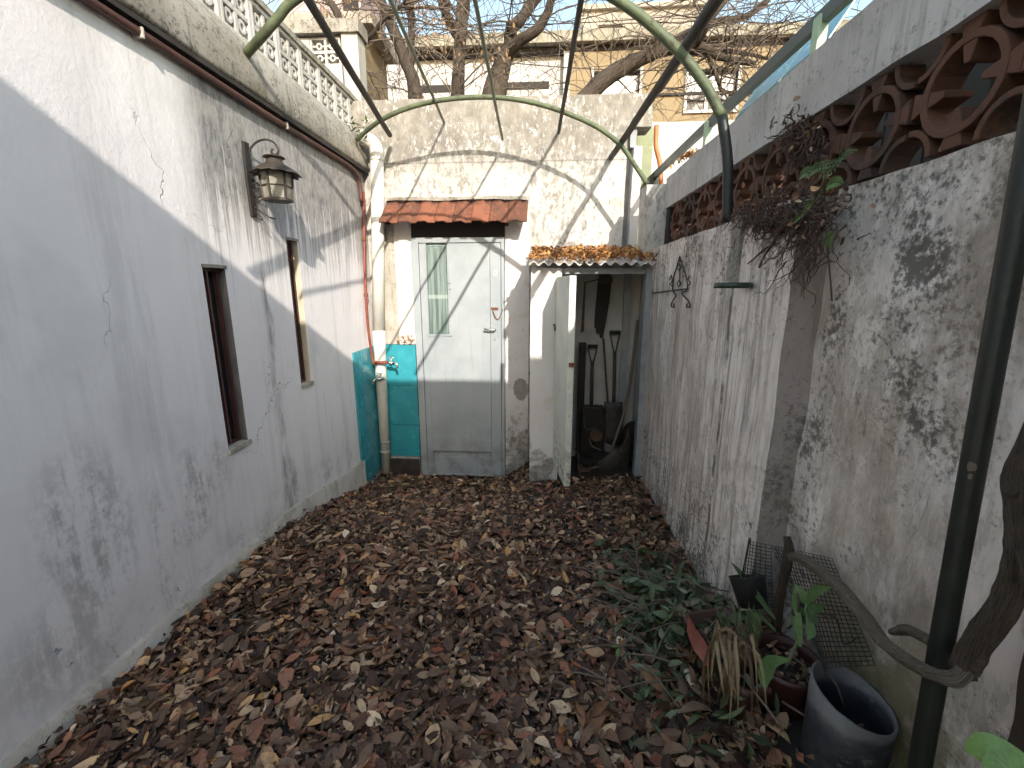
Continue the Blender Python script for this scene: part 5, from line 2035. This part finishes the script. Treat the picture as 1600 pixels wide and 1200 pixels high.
tl = build_blade('tan_leaf', 'tanleaf', [UZ(996, 1036, .06), UZ(1012, 1050, .085), UZ(1030, 1068, .09), UZ(1048, 1086, .06)], [.006, .058, .062, .003], None, UZ(1020, 1060, .05), up=Vector((0, -.3, 1)))
tag(tl, 'big pale tan dry leaf lying in front of the withered plant', 'leaf')
bl_ = build_blade('bright_leaf', 'brightleaf', [UX(1600, 1222, .70), UX(1570, 1195, .69), UX(1540, 1172, .68), UX(1506, 1172, .67)], [.05, .06, .045, .002], None, UX(1560, 1195, .69), up=Vector((-.3, -.5, .8)))
tag(bl_, 'bright green broad leaf entering at the bottom right corner', 'leaf')
stk = MB()
p0_ = UZ(942, 950, .0)
stk.tube([p0_ - Vector((0, 0, .02)), p0_ + Vector((.004, 0, .06))], .006, 8)
stk.lathe(p0_ + Vector((.004, 0, .058)), [(0, .012), (.012, .010), (.012, 0), (0, 0)], 8)
o = stk.build('iron_stake', 'iron', None, True, p0_)
tag(o, 'short rusty iron stake standing in the leaf litter', 'stake')

# ------------------------------------------------------------------ leaf litter
rng = np.random.default_rng(3)
GZ = np.vectorize(ground_z)


def litter_pts(n, y0, y1, zs=.03, x0=-1.585, x1=1.0):
    x = rng.uniform(x0, x1, n)
    y = rng.uniform(y0, y1, n)
    ok = ~((x > XR - .01) & (y > YSTEP)) & ~((x > -.06) & (y > SY - .05)) & ~((x > XN - .02)) & ~((np.hypot(x - bc.x, y - bc.y) < .14) | (np.hypot(x - pc2.x, y - pc2.y) < .11) | ((np.abs(x - pl0.x) < .12) & (np.abs(y - pl0.y) < .18)))
    x, y = x[ok], y[ok]
    bank = .05 * np.clip(1 - (x + 1.6) / .25, 0, 1) * rng.uniform(0, 1, len(x))
    return np.stack([x, y, GZ(x, y) + rng.uniform(.0, zs, len(x)) + bank], 1)


def thin(P):
    """trodden middle of the yard: fewer whole leaves, soil showing"""
    path = np.exp(-((P[:, 0] + .05 + .25 * np.sin(P[:, 1] * 2.1)) / .42) ** 2) * np.clip((P[:, 1] - 2.0) / .7, 0, 1)
    patch = np.array([mnoise.noise(Vector((a * 2.2, c * 2.2, 4.0))) for a, c in P[:, :2]])
    return P[rng.uniform(0, 1, len(P)) > np.clip(path * (.62 + .8 * patch), 0, .9)]


lit = scatter('leaf_litter', np.concatenate([litter_pts(19000, .75, 2.2, .040), thin(litter_pts(21000, 2.0, 4.10, .030))]), rng, 'litter', .018, .095, ratio=(.28, .62), tilt=.34, curl=1.1)
tag(lit, 'thick carpet of dark brown and reddish dead leaves on the yard', 'leaf litter', kind='stuff')
# smaller crumbs, pebbles and stalks
P = litter_pts(15000, .8, 4.08, .022)
cr_ = scatter('leaf_crumbs', P, rng, 'litter', .010, .026, ratio=(.5, .9), tilt=.5, curl=.8)
tag(cr_, 'small broken leaf pieces between the larger dead leaves', 'leaf litter', kind='stuff')
b = MB()
for i in range(900):
    x, y = rr.uniform(-1.55, .8), rr.uniform(.9, 3.9)
    if x > -.1 and y > 3.4:
        continue
    z = ground_z(x, y) + .022
    a = rr.uniform(0, 2 * pi)
    L_ = rr.uniform(.04, .16)
    d = Vector((cos(a), sin(a), rr.uniform(-.05, .12)))
    s_ = Vector((-sin(a), cos(a), 0)) * rr.uniform(-.03, .03)
    b.tube([Vector((x, y, z)), Vector((x, y, z)) + d * L_ * .5 + s_ + Vector((0, 0, .006)), Vector((x, y, z)) + d * L_], [.0022, .0017, .001], 4, False)
o = b.build('leaf_stalks', 'palewood', None, True, fixn=False)
tag(o, 'thin dry stalks scattered over the dead leaves', 'stalks', kind='stuff')
b = MB()
for i in range(330):
    x, y = rr.uniform(-1.5, .75), rr.uniform(.95, 3.9)
    if x > -.1 and y > 3.4:
        continue
    z = ground_z(x, y) + rr.uniform(.018, .034)
    r = rr.uniform(.006, .015)
    b.lathe((x, y, z), [(0, -r * .6), (r * .8, -r * .35), (r, 0), (r * .75, r * .4), (0, r * .55)], 7, Vector((rr.uniform(-.5, .5), rr.uniform(-.5, .5), 1)))
o = b.build('pebbles', 'palewood', None, True, fixn=False)
tag(o, 'pale seed cases and pebbles strewn among the dead leaves', 'pebbles', kind='stuff')
# the largest single leaves, each its own piece of the ground
variants = [one_leaf('fallen_leaf', 'litter1', .072, .038, 40 + k, curl=rr.uniform(-1.4, 1.4), fold=rr.uniform(0, .6)) for k in range(10)]
for i in range(290):
    while True:
        x, y = rr.uniform(-1.35, .72), .98 + 1.5 * rr.random() ** 1.5
        if abs(x) < .95 * y + .1:
            break
    o = bpy.data.objects.new('fallen_leaf', variants[i % 10])
    COL.objects.link(o)
    o.location = (x, y, ground_z(x, y) + rr.uniform(.030, .046))
    o.rotation_euler = (rr.gauss(0, .3), rr.gauss(0, .3), rr.uniform(0, 2 * pi))
    s_ = rr.uniform(.75, 1.35)
    o.scale = (s_, s_ * rr.uniform(.8, 1.3), s_)
    o.parent = ground

pp = []
for (c_, r_, z_) in ((pc2, .085, .18), (bc, .08, .108)):
    for i in range(70):
        a, q = rr.uniform(0, 2 * pi), r_ * math.sqrt(rr.random())
        pp.append((c_.x + q * cos(a), c_.y + q * sin(a), c_.z + z_ + rr.uniform(0, .012)))
for i in range(90):
    q = pl0 + ux * rr.uniform(-.08, .08) + uy * rr.uniform(-.15, .15)
    pp.append((q.x, q.y, pl0.z + .12 + rr.uniform(0, .014)))
o = scatter('pot_leaves', np.array(pp), rng, 'litter', .02, .05, tilt=.5, curl=1.3)
tag(o, 'dead leaves lying on the soil inside the pots and drum', 'leaves', kind='stuff')
n = 130
xx, yy_ = rng.normal(.52, .17, n), rng.uniform(.92, 1.62, n)
ok = (xx < .66) | (yy_ < 1.0)
xx, yy_ = xx[ok], yy_[ok]
o = scatter('large_dead_leaves', np.stack([xx, yy_, GZ(xx, yy_) + rng.uniform(.03, .075, len(xx))], 1), rng, 'litter', .06, .13, ratio=(.3, .5), tilt=.5, curl=1.2, rv=rng.choice([.1, .2, .35, .5, .6, .72, .85], len(xx)))
tag(o, 'larger dead leaves heaped in front of the pots', 'leaf litter', kind='stuff')
# cut green leaves heaped by the right wall
n = 900
x = rng.normal(.57, .17, n)
y = rng.normal(1.68, .30, n)
ok = (x < .83) & (x > .15)
x, y = x[ok], y[ok]
pile = scatter('cut_greenery', np.stack([x, y, GZ(x, y) + rng.uniform(.02, .13, len(x)) * np.exp(-((x - .6) / .25) ** 2)], 1), rng, 'greenleaf', .05, .12, ratio=(.24, .42), tilt=.5, curl=.9)
tag(pile, 'heap of cut grey-green leaves beside the foot of the right wall', 'cut leaves', kind='stuff')
b = MB()
for i in range(60):
    x0_, y0_ = rr.gauss(.55, .16), rr.gauss(1.7, .28)
    if x0_ > .8:
        continue
    z = ground_z(x0_, y0_) + rr.uniform(.03, .11)
    a = rr.uniform(0, 2 * pi)
    L_ = rr.uniform(.12, .34)
    p = Vector((x0_, y0_, z))
    d = Vector((cos(a), sin(a), rr.uniform(-.15, .25)))
    b.tube([p, p + d * L_ * .5 + Vector((0, 0, .015)), p + d * L_], [.0038, .003, .0018], 5, False)
o = b.build('cut_stems', 'twig', None, True, fixn=False)
tag(o, 'thin brown cut stems lying through the green leaf heap', 'stems', kind='stuff')
for (px_, py_, a) in ((962, 1009, .3), (966, 1020, 1.3)):
    me = one_leaf('pale_leaf', 'brightleaf', .05, .018, 90 + px_, .3, .1)
    o = bpy.data.objects.new('pale_leaf', me)
    COL.objects.link(o)
    q = UZ(px_, py_, .055)
    o.location = q
    o.rotation_euler = (0, 0, a)
    tag(o, 'small pale green leaf flat on the litter, the %s of two' % ('farther' if py_ < 1015 else 'nearer'), 'leaf', 'pale fresh leaves')

# ================================================================== BEYOND THE WALLS
# ------------------------------------------------------------------ neighbour's side on the right
nw = thing('neighbour_wall', 'bright white neighbour wall with an olive panel beyond the shed', 'wall', (2.2, 5.4, 0))
Yn = 5.4
n0, n1 = UY(1012, 190, Yn), UY(1330, 190, Yn)
MB().rough(n0.x - .2, n1.x + 3, Yn, Yn + .15, -.3, UY(1100, 189, Yn).z, .25, .004).build('wall_body', 'housewhite', nw)
Yo = 4.5
o0, o1 = UY(994, 200, Yo), UY(1022, 200, Yo)
MB().rough(o0.x, o1.x, Yo, Yo + .05, 1.2, o0.z, .08, .004).build('olive_panel', 'olive', nw)
o = MB().tube(spline([UY(1026, 196, 4.55), UY(1025, 228, 4.55), UY(1031, 255, 4.5), UY(1033, 290, 4.5)], 5), .022, 10).build('orange_pipe', 'orange', None, True, UY(1030, 290, 4.5))
tag(o, 'bent orange pipe standing in front of the white neighbour wall', 'pipe')

rail = thing('neighbour_rail', 'grey-green steel rail slanting above the coping of the right wall', 'rail', (1.12, 2.2, 2.28))
ra, rb_ = UX(1022, 275, .985), UX(1330, -14, 1.06)
rdir = (rb_ - ra).normalized()
MB().bar(ra - rdir * .25, rb_ + rdir * 1.2, .03, .055).build('top_rail', 'greygreen', rail, bevel=.003)
for (px_, py0, py1, X) in ((1284, 25, 85, 1.05), (1107, 190, 225, 1.01)):
    q0, q1 = UX(px_, py0, X), UX(px_, py1, X)
    MB().box(q0.x - .018, q0.x + .018, q0.y - .022, q0.y + .022, 2.25, q0.z).build('post', 'palegreen', rail, bevel=.003)
MB().rough(ra.x - .02, ra.x + .03, ra.y - .05, ra.y + .06, 2.24, ra.z + .02, .03, .006).build('end_bracket', 'iron', rail)

aw = thing('turquoise_awning', 'glossy turquoise sheet awning behind the right wall coping', 'awning', (1.5, 2.4, 2.4))
for k, (y0, y1) in enumerate(((.95, 1.60), (2.02, 2.36), (2.39, 2.86))):
    b = MB()
    z0 = 2.45
    b.add([(1.10, y0, z0), (1.28, y0, z0 + .29), (1.28, y1, z0 + .29), (1.10, y1, z0), (1.10, y0, z0 - .012), (1.28, y0, z0 + .278), (1.28, y1, z0 + .278), (1.10, y1, z0 - .012)], [(0, 1, 2, 3), (7, 6, 5, 4), (0, 4, 5, 1), (3, 2, 6, 7), (0, 3, 7, 4), (1, 5, 6, 2)])
    b.build('sheet', 'turqsheet', aw)
MB().bar((1.11, .9, 2.42), (1.11, 3.0, 2.42), .03, .03).build('edge_trim', 'palegreen', aw)
for y in (1.2, 2.37):
    MB().box(1.20, 1.24, y - .02, y + .02, .0, 2.57).build('post', 'palegreen', aw)

ch = thing('garden_chair', 'striped folding chair with pale frame glimpsed through the screen blocks', 'chair', (1.62, 1.8, 0))
cA = UX(1536, 120, 1.55)
b = MB()
b.tube(spline([(1.60, 1.55, .4), (1.60, 1.62, 1.4), (1.60, 1.70, 2.02), (1.62, 1.9, 2.05), (1.64, 2.0, 1.4), (1.64, 2.05, .4)], 6), .02, 8)
b.build('frame', 'palegreen', ch, True)
for k, mt in enumerate(('redcloth', 'bluecloth', 'redcloth', 'bluecloth')):
    MB().box(1.605, 1.615, 1.64 + .075 * k, 1.71 + .075 * k, .6, 1.97).build('stripe', mt, ch)
fe = thing('dark_backing_fence', 'dark plank fence added to darken the view through the terracotta screen blocks', 'fence', (1.9, 2.0, 0))  # added backing that makes the openings in the blocks look dark
for k in range(26):
    y = .1 + .15 * k
    MB().box(1.88 + .006 * (k % 2), 1.905 + .006 * (k % 2), y, y + .141, -.05, 2.62 + rr.uniform(-.03, .03)).build('board', 'darkwood', fe)
for z in (.5, 2.2):
    MB().box(1.915, 1.955, .1, 4.0, z, z + .07).build('rail', 'darkwood', fe)
rng = np.random.default_rng(17)

# red creeper on the neighbour's fence top, near the coping end
rcp = thing('orange_creeper', 'spray of orange-red leaves above the far end of the coping', 'creeper', UX(1070, 245, 1.15))
n = 130
pp = []
for i in range(n):
    t = rr.random()
    q = UX(1045 + 45 * t + rr.gauss(0, 3), 250 - 12 * t + rr.gauss(0, 4), 1.2)
    pp.append(q - Vector(rcp.location))
scatter('foliage', np.array([tuple(q) for q in pp]), rng, 'rooflitter', .03, .07, tilt=.9, parent=rcp)['kind'] = 'stuff'

# ------------------------------------------------------------------ long house across the block
YH = 12.0


def hz(px, py, Y=YH):
    return UY(px, py, Y)


h = thing('ochre_house', 'ochre two-storey house with white recessed porch beyond the back wall', 'building', (1, YH, 0))
zr = hz(750, 77).z
zf = hz(750, 60).z
xa, xb, xc, xd = hz(556, 100).x, hz(612, 100).x, hz(882, 100).x, hz(1330, 100).x
# ochre wall pieces around the openings
W1 = (hz(928, 112).x, hz(1000, 112).x, hz(960, 156).z, hz(960, 110).z)
W2 = (hz(1074, 130).x, hz(1152, 130).x, hz(1110, 172).z, hz(1110, 108).z)
W3 = (hz(1196, 118).x, hz(1225, 118).x, hz(1205, 160).z, hz(1205, 112).z)


def wall_cells(b, x0, x1, z0, z1, holes, y, th):
    X = sorted({x0, x1} | {k[0] for k in holes} | {k[1] for k in holes})
    Z = sorted({z0, z1} | {k[2] for k in holes} | {k[3] for k in holes})
    for i in range(len(X) - 1):
        for j in range(len(Z) - 1):
            cx_, cz_ = (X[i] + X[i + 1]) / 2, (Z[j] + Z[j + 1]) / 2
            if any(k[0] < cx_ < k[1] and k[2] < cz_ < k[3] for k in holes):
                continue
            b.box(X[i], X[i + 1], y, y + th, Z[j], Z[j + 1])


b = MB()
wall_cells(b, xc, xd + 3, 0, zr - .125, [W1, W2, W3], YH, .3)
b.build('wall', 'ochre', h)
MB().box(xa - 2.5, xb, YH, YH + .3, 0, zr - .125).build('wall', 'ochre', h)
MB().box(xa - 3, xd + 3.5, YH - .02, YH + .3, zr - .12, zr - .01).build('dark_frieze', 'darkgap', h)
MB().rough(xa - 3, xd + 3.5, YH - .22, YH + 4, zr, zf, .6, .02).build('roof_slab', 'fascia', h)
MB().box(xb + .002, xc - .002, YH + .16, YH + .4, 0, zr - .13).build('porch_wall', 'housewhite', h)
MB().box(xb - .2, xb - .002, YH + .301, YH + .4, 0, zr - .13).build('porch_side', 'housewhite', h)
MB().box(xc + .002, xc + .2, YH + .301, YH + .4, 0, zr - .13).build('porch_side', 'housewhite', h)
pil = hz(610, 100).x
MB().box(xb - .12, xb + .18, YH - .06, YH - .002, 0, zr - .13).build('pillar', 'housewhite', h)
MB().box(xc - .02, xc + .13, YH - .06, YH - .002, 0, zr - .13).build('pillar', 'housewhite', h)
# porch openings with white frames and dark blinds
for (p0_, p1_, y0_, y1_) in ((652, 705, 136, 165), (790, 858, 131, 165)):
    q0, q1 = hz(p0_, y0_, YH + .16), hz(p1_, y0_, YH + .16)
    w = MB().box(q0.x - .12, q1.x + .12, YH + .10, YH + .158, 3.2, q0.z + .10).build('window', 'housewhite', h)
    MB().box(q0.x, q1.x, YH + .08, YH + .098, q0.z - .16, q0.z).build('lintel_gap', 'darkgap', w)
    MB().box(q0.x, q1.x, YH + .08, YH + .098, 3.4, q0.z - .18).build('blind', 'whiteconc', w)
for W, half in ((W1, False), (W2, True), (W3, False)):
    x0_, x1_, z0_, z1_ = W
    w = MB()
    w.box(x0_ - .06, x0_, YH - .04, YH + .2, z0_, z1_ + .06).box(x1_, x1_ + .06, YH - .04, YH + .2, z0_, z1_ + .06).box(x0_ - .06, x1_ + .06, YH - .05, YH + .2, z0_ - .07, z0_ - .002)
    wo = w.build('window', 'housewhite', h)
    zs = z0_ if not half else z0_ + (z1_ - z0_) * .52
    MB().box(x0_ + .002, x1_ - .002, YH + .12, YH + .16, zs, z1_ - .08).build('roller_blind', 'pvc', wo)
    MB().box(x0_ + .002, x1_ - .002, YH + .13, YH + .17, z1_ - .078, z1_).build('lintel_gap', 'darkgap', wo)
    if half:
        MB().box(x0_ + .002, x1_ - .002, YH + .17, YH + .18, z0_, zs - .002).build('pane', 'darkpane', wo)
        xm = (x0_ * .55 + x1_ * .45)
        MB().box(xm - .04, xm + .04, YH + .13, YH + .168, z0_, zs - .002).box(x0_ + .01, x0_ + .06, YH + .13, YH + .168, z0_, zs - .002).build('mullion', 'pvc', wo)
# string course
MB().box(xc + .14, xd + 3, YH - .05, YH - .004, hz(1000, 150).z - .02, hz(1000, 150).z + .03).build('string_course', 'darkgap', h)

ub = thing('upper_block', 'grey stained roof block standing on the ochre house', 'building', (3, YH + 1.2, zf))
u0, u1 = hz(908, 15, YH + 1).x, hz(1105, 15, YH + 1).x
uz = hz(1000, 14, YH + 1).z
hole = (hz(935, 40, YH + 1).x, hz(973, 40, YH + 1).x, hz(950, 50, YH + 1).z, hz(950, 38, YH + 1).z)
b = MB()
wall_cells(b, u0, u1, zf - .1, uz, [hole], YH + 1, .4)
b.build('wall', 'stonewall', ub)
MB().box(hole[0], hole[1], YH + 1.3, YH + 1.38, hole[2], hole[3]).build('opening', 'darkgap', ub)
MB().rough(u0 - .1, u1 + .1, YH + .9, YH + 1.6, uz + .002, uz + .10, .3, .01).build('coping', 'stonewall', ub)

# ------------------------------------------------------------------ bare trees
def tree(name, label, limbs, Yt_, seed, ntw, dry=0, spread=1.0):
    r_ = random.Random(seed)
    base = UY(limbs[0][0][0][0], limbs[0][0][0][1], Yt_)
    foot_ = Vector((base.x, Yt_, 0))
    t = thing(name, label, 'tree', foot_, 'bare trees beyond the back wall')
    segs = []
    for li, (pts, rad) in enumerate(limbs):
        P0 = [UY(x, y, Yt_ + dy) for (x, y, dy) in [(q + (0,))[:3] for q in pts]]
        if li == 0:
            e0 = P0[0] + (P0[0] - P0[1]).normalized() * .8
            P0 = [Vector((e0.x, e0.y, -.05)), Vector((e0.x, e0.y, e0.z * .6)), e0] + P0
            rad = [rad[0] * 1.3, rad[0] * 1.1, rad[0]] + list(rad)
        P = spline(P0, 6)
        R_ = spl1(rad, 6)
        b = MB().tube(P, R_, 12)
        b.v = [tuple(Vector(v) + mnoise.noise_vector(Vector(v) * 6) * .018) for v in b.v]
        ob = b.build('trunk' if li == 0 else 'limb', 'treebark', t, True)
        L_, uv = 0.0, []
        for k in range(len(P)):
            L_ += (P[k] - P[k - 1]).length if k else 0
            for a in range(12):
                uv += [cos(a * pi / 6), sin(a * pi / 6), L_ * 1.1]
        ob.data.attributes.new('tuv', 'FLOAT_VECTOR', 'POINT').data.foreach_set('vector', uv)
        segs.append((P, R_))
    b = MB()
    leaves = []
    for _ in range(ntw):
        P, R_ = segs[r_.randrange(len(segs))]
        i0 = r_.randrange(len(P) // 3, len(P))
        p = P[i0].copy()
        if p.z < 3.9:
            continue
        d = Vector((r_.uniform(-1, 1) * spread, r_.uniform(-.7, .7), r_.uniform(-.25, 1))).normalized()
        L_ = r_.uniform(.7, 2.3)
        pts_ = [p]
        n_ = 9
        sag = r_.uniform(.02, .13)
        for k in range(n_):
            d = (d + Vector((r_.uniform(-.32, .32), r_.uniform(-.3, .3), r_.uniform(-.28, .26) - sag))).normalized()
            pts_.append(pts_[-1] + d * L_ / n_)
        r0 = r_.uniform(.006, .014)
        b.tube(pts_, [r0 * (1 - .085 * k) for k in range(n_ + 1)], 5, False)
        for _k in range(r_.randrange(3, 8)):
            q = pts_[r_.randrange(2, n_ + 1)]
            e = Vector((r_.uniform(-1, 1), r_.uniform(-.8, .8), r_.uniform(-.9, .7))).normalized()
            pp_ = [q]
            l2 = r_.uniform(.25, .95)
            for k in range(5):
                e = (e + Vector((r_.uniform(-.3, .3), r_.uniform(-.3, .3), r_.uniform(-.35, .2)))).normalized()
                pp_.append(pp_[-1] + e * l2 / 5)
            b.tube(pp_, [.0055, .005, .0045, .004, .003, .002], 3, False)
            if r_.random() < .8:
                leaves.append(pp_[-1])
                leaves.append(pp_[3])
    b.build('crown', 'twig', t, True, fixn=False)['kind'] = 'stuff'
    if dry:
        b = MB()
        for _ in range(dry):
            q = r_.choice(leaves)
            for _j in range(r_.randrange(2, 6)):
                c_ = q + Vector((r_.gauss(0, .05), r_.gauss(0, .05), -abs(r_.gauss(0, .10))))
                d = Vector((r_.uniform(-.5, .5), r_.uniform(-.5, .5), -1)).normalized()
                s_ = d.cross(Vector((r_.uniform(-1, 1), 1, 0))).normalized()
                l_ = r_.uniform(.03, .07)
                b.add([c_, c_ + d * l_ * .5 + s_ * l_ * .2, c_ + d * l_, c_ + d * l_ * .5 - s_ * l_ * .2], [(0, 1, 2, 3)])
        b.build('dry_leaves', 'dryleaf', t, fixn=False)['kind'] = 'stuff'
    return t


tree('street_tree', 'forked bare tree with hanging dry leaves left of the middle', [([(652, 170), (645, 125), (634, 95), (620, 60), (601, 18), (585, -20)], [.12, .105, .09, .085, .08, .075]), ([(641, 100), (643, 60, .2), (641, 0, .3), (640, -60, .3)], [.06, .055, .055, .05])], 7.6, 1, 40, 60)
tree('street_tree', 'straight dark bare tree that forks high behind the wall', [([(715, 165), (716, 120), (718, 70), (722, 30), (728, -30)], [.115, .10, .10, .10, .09]), ([(714, 55), (700, 30, -.1), (690, 0, -.2), (672, -40, -.3)], [.08, .075, .07, .06]), ([(738, 62, -.3), (722, 38, -.3), (706, 10, -.3), (690, -15, -.3)], [.012, .02, .025, .03])], 7.8, 2, 26)
tree('street_tree', 'thick bare tree with a sawn stub right of the middle', [([(768, 170), (776, 130), (786, 100), (797, 70), (800, 45), (815, 28), (845, -15)], [.20, .17, .13, .105, .095, .085, .075]), ([(790, 90), (812, 65, -.2), (838, 48, -.3), (855, 20, -.3), (866, -20, -.3)], [.08, .075, .07, .06, .05]), ([(802, 52, -.1), (797, 40, -.15), (795, 33, -.18)], [.05, .05, .048])], 7.5, 3, 34)
tree('street_tree', 'leaning bare tree whose limb stretches to the right', [([(905, 165), (935, 132), (965, 110), (1000, 92), (1040, 75), (1090, 72), (1130, 90), (1180, 100)], [.13, .125, .115, .105, .095, .075, .05, .03]), ([(1040, 78), (1080, 50, .2), (1120, 35, .3), (1165, 25, .3), (1200, 0, .4)], [.06, .055, .05, .045, .035]), ([(1085, 75), (1110, 30, -.3), (1150, -20, -.3)], [.05, .045, .04]), ([(1105, 85), (1120, 120, .1), (1130, 150, .1)], [.035, .03, .02]), ([(1060, 74), (1098, 84, .3), (1140, 80, .3), (1200, 92, .3)], [.05, .04, .03, .02])], 7.2, 4, 105, 0, 1.2)
tree('street_tree', 'slender bare tree full of dry leaves behind the terrace pillar', [([(560, 190), (556, 120), (545, 60), (520, 10), (490, -30)], [.06, .055, .05, .045, .04]), ([(552, 90), (585, 50, -.2), (610, 20, -.3), (640, 0, -.3)], [.03, .028, .025, .02])], 6.6, 5, 40, 130, 1.1)

# ------------------------------------------------------------------ overhead wires
for k, (p0_, p1_, lab) in enumerate((((440, 22), (1200, 8), 'upper overhead wire crossing the sky behind the trees'), ((500, 46), (1130, 108), 'lower overhead wire crossing in front of the ochre house'), ((560, 30), (960, 18), 'thin cable running high across the patch of sky'))):
    A = UY(p0_[0], p0_[1], 9.5)
    Bq = UY(p1_[0], p1_[1], 9.8)
    pts_ = [A + (Bq - A) * t + Vector((0, 0, -.25 * 4 * t * (1 - t))) for t in [i / 12 for i in range(-4, 17)]]
    o = MB().tube(pts_, .009, 5).build('overhead_wire', 'darkgap', None, True, pts_[0])
    tag(o, lab, 'wire', 'overhead wires')
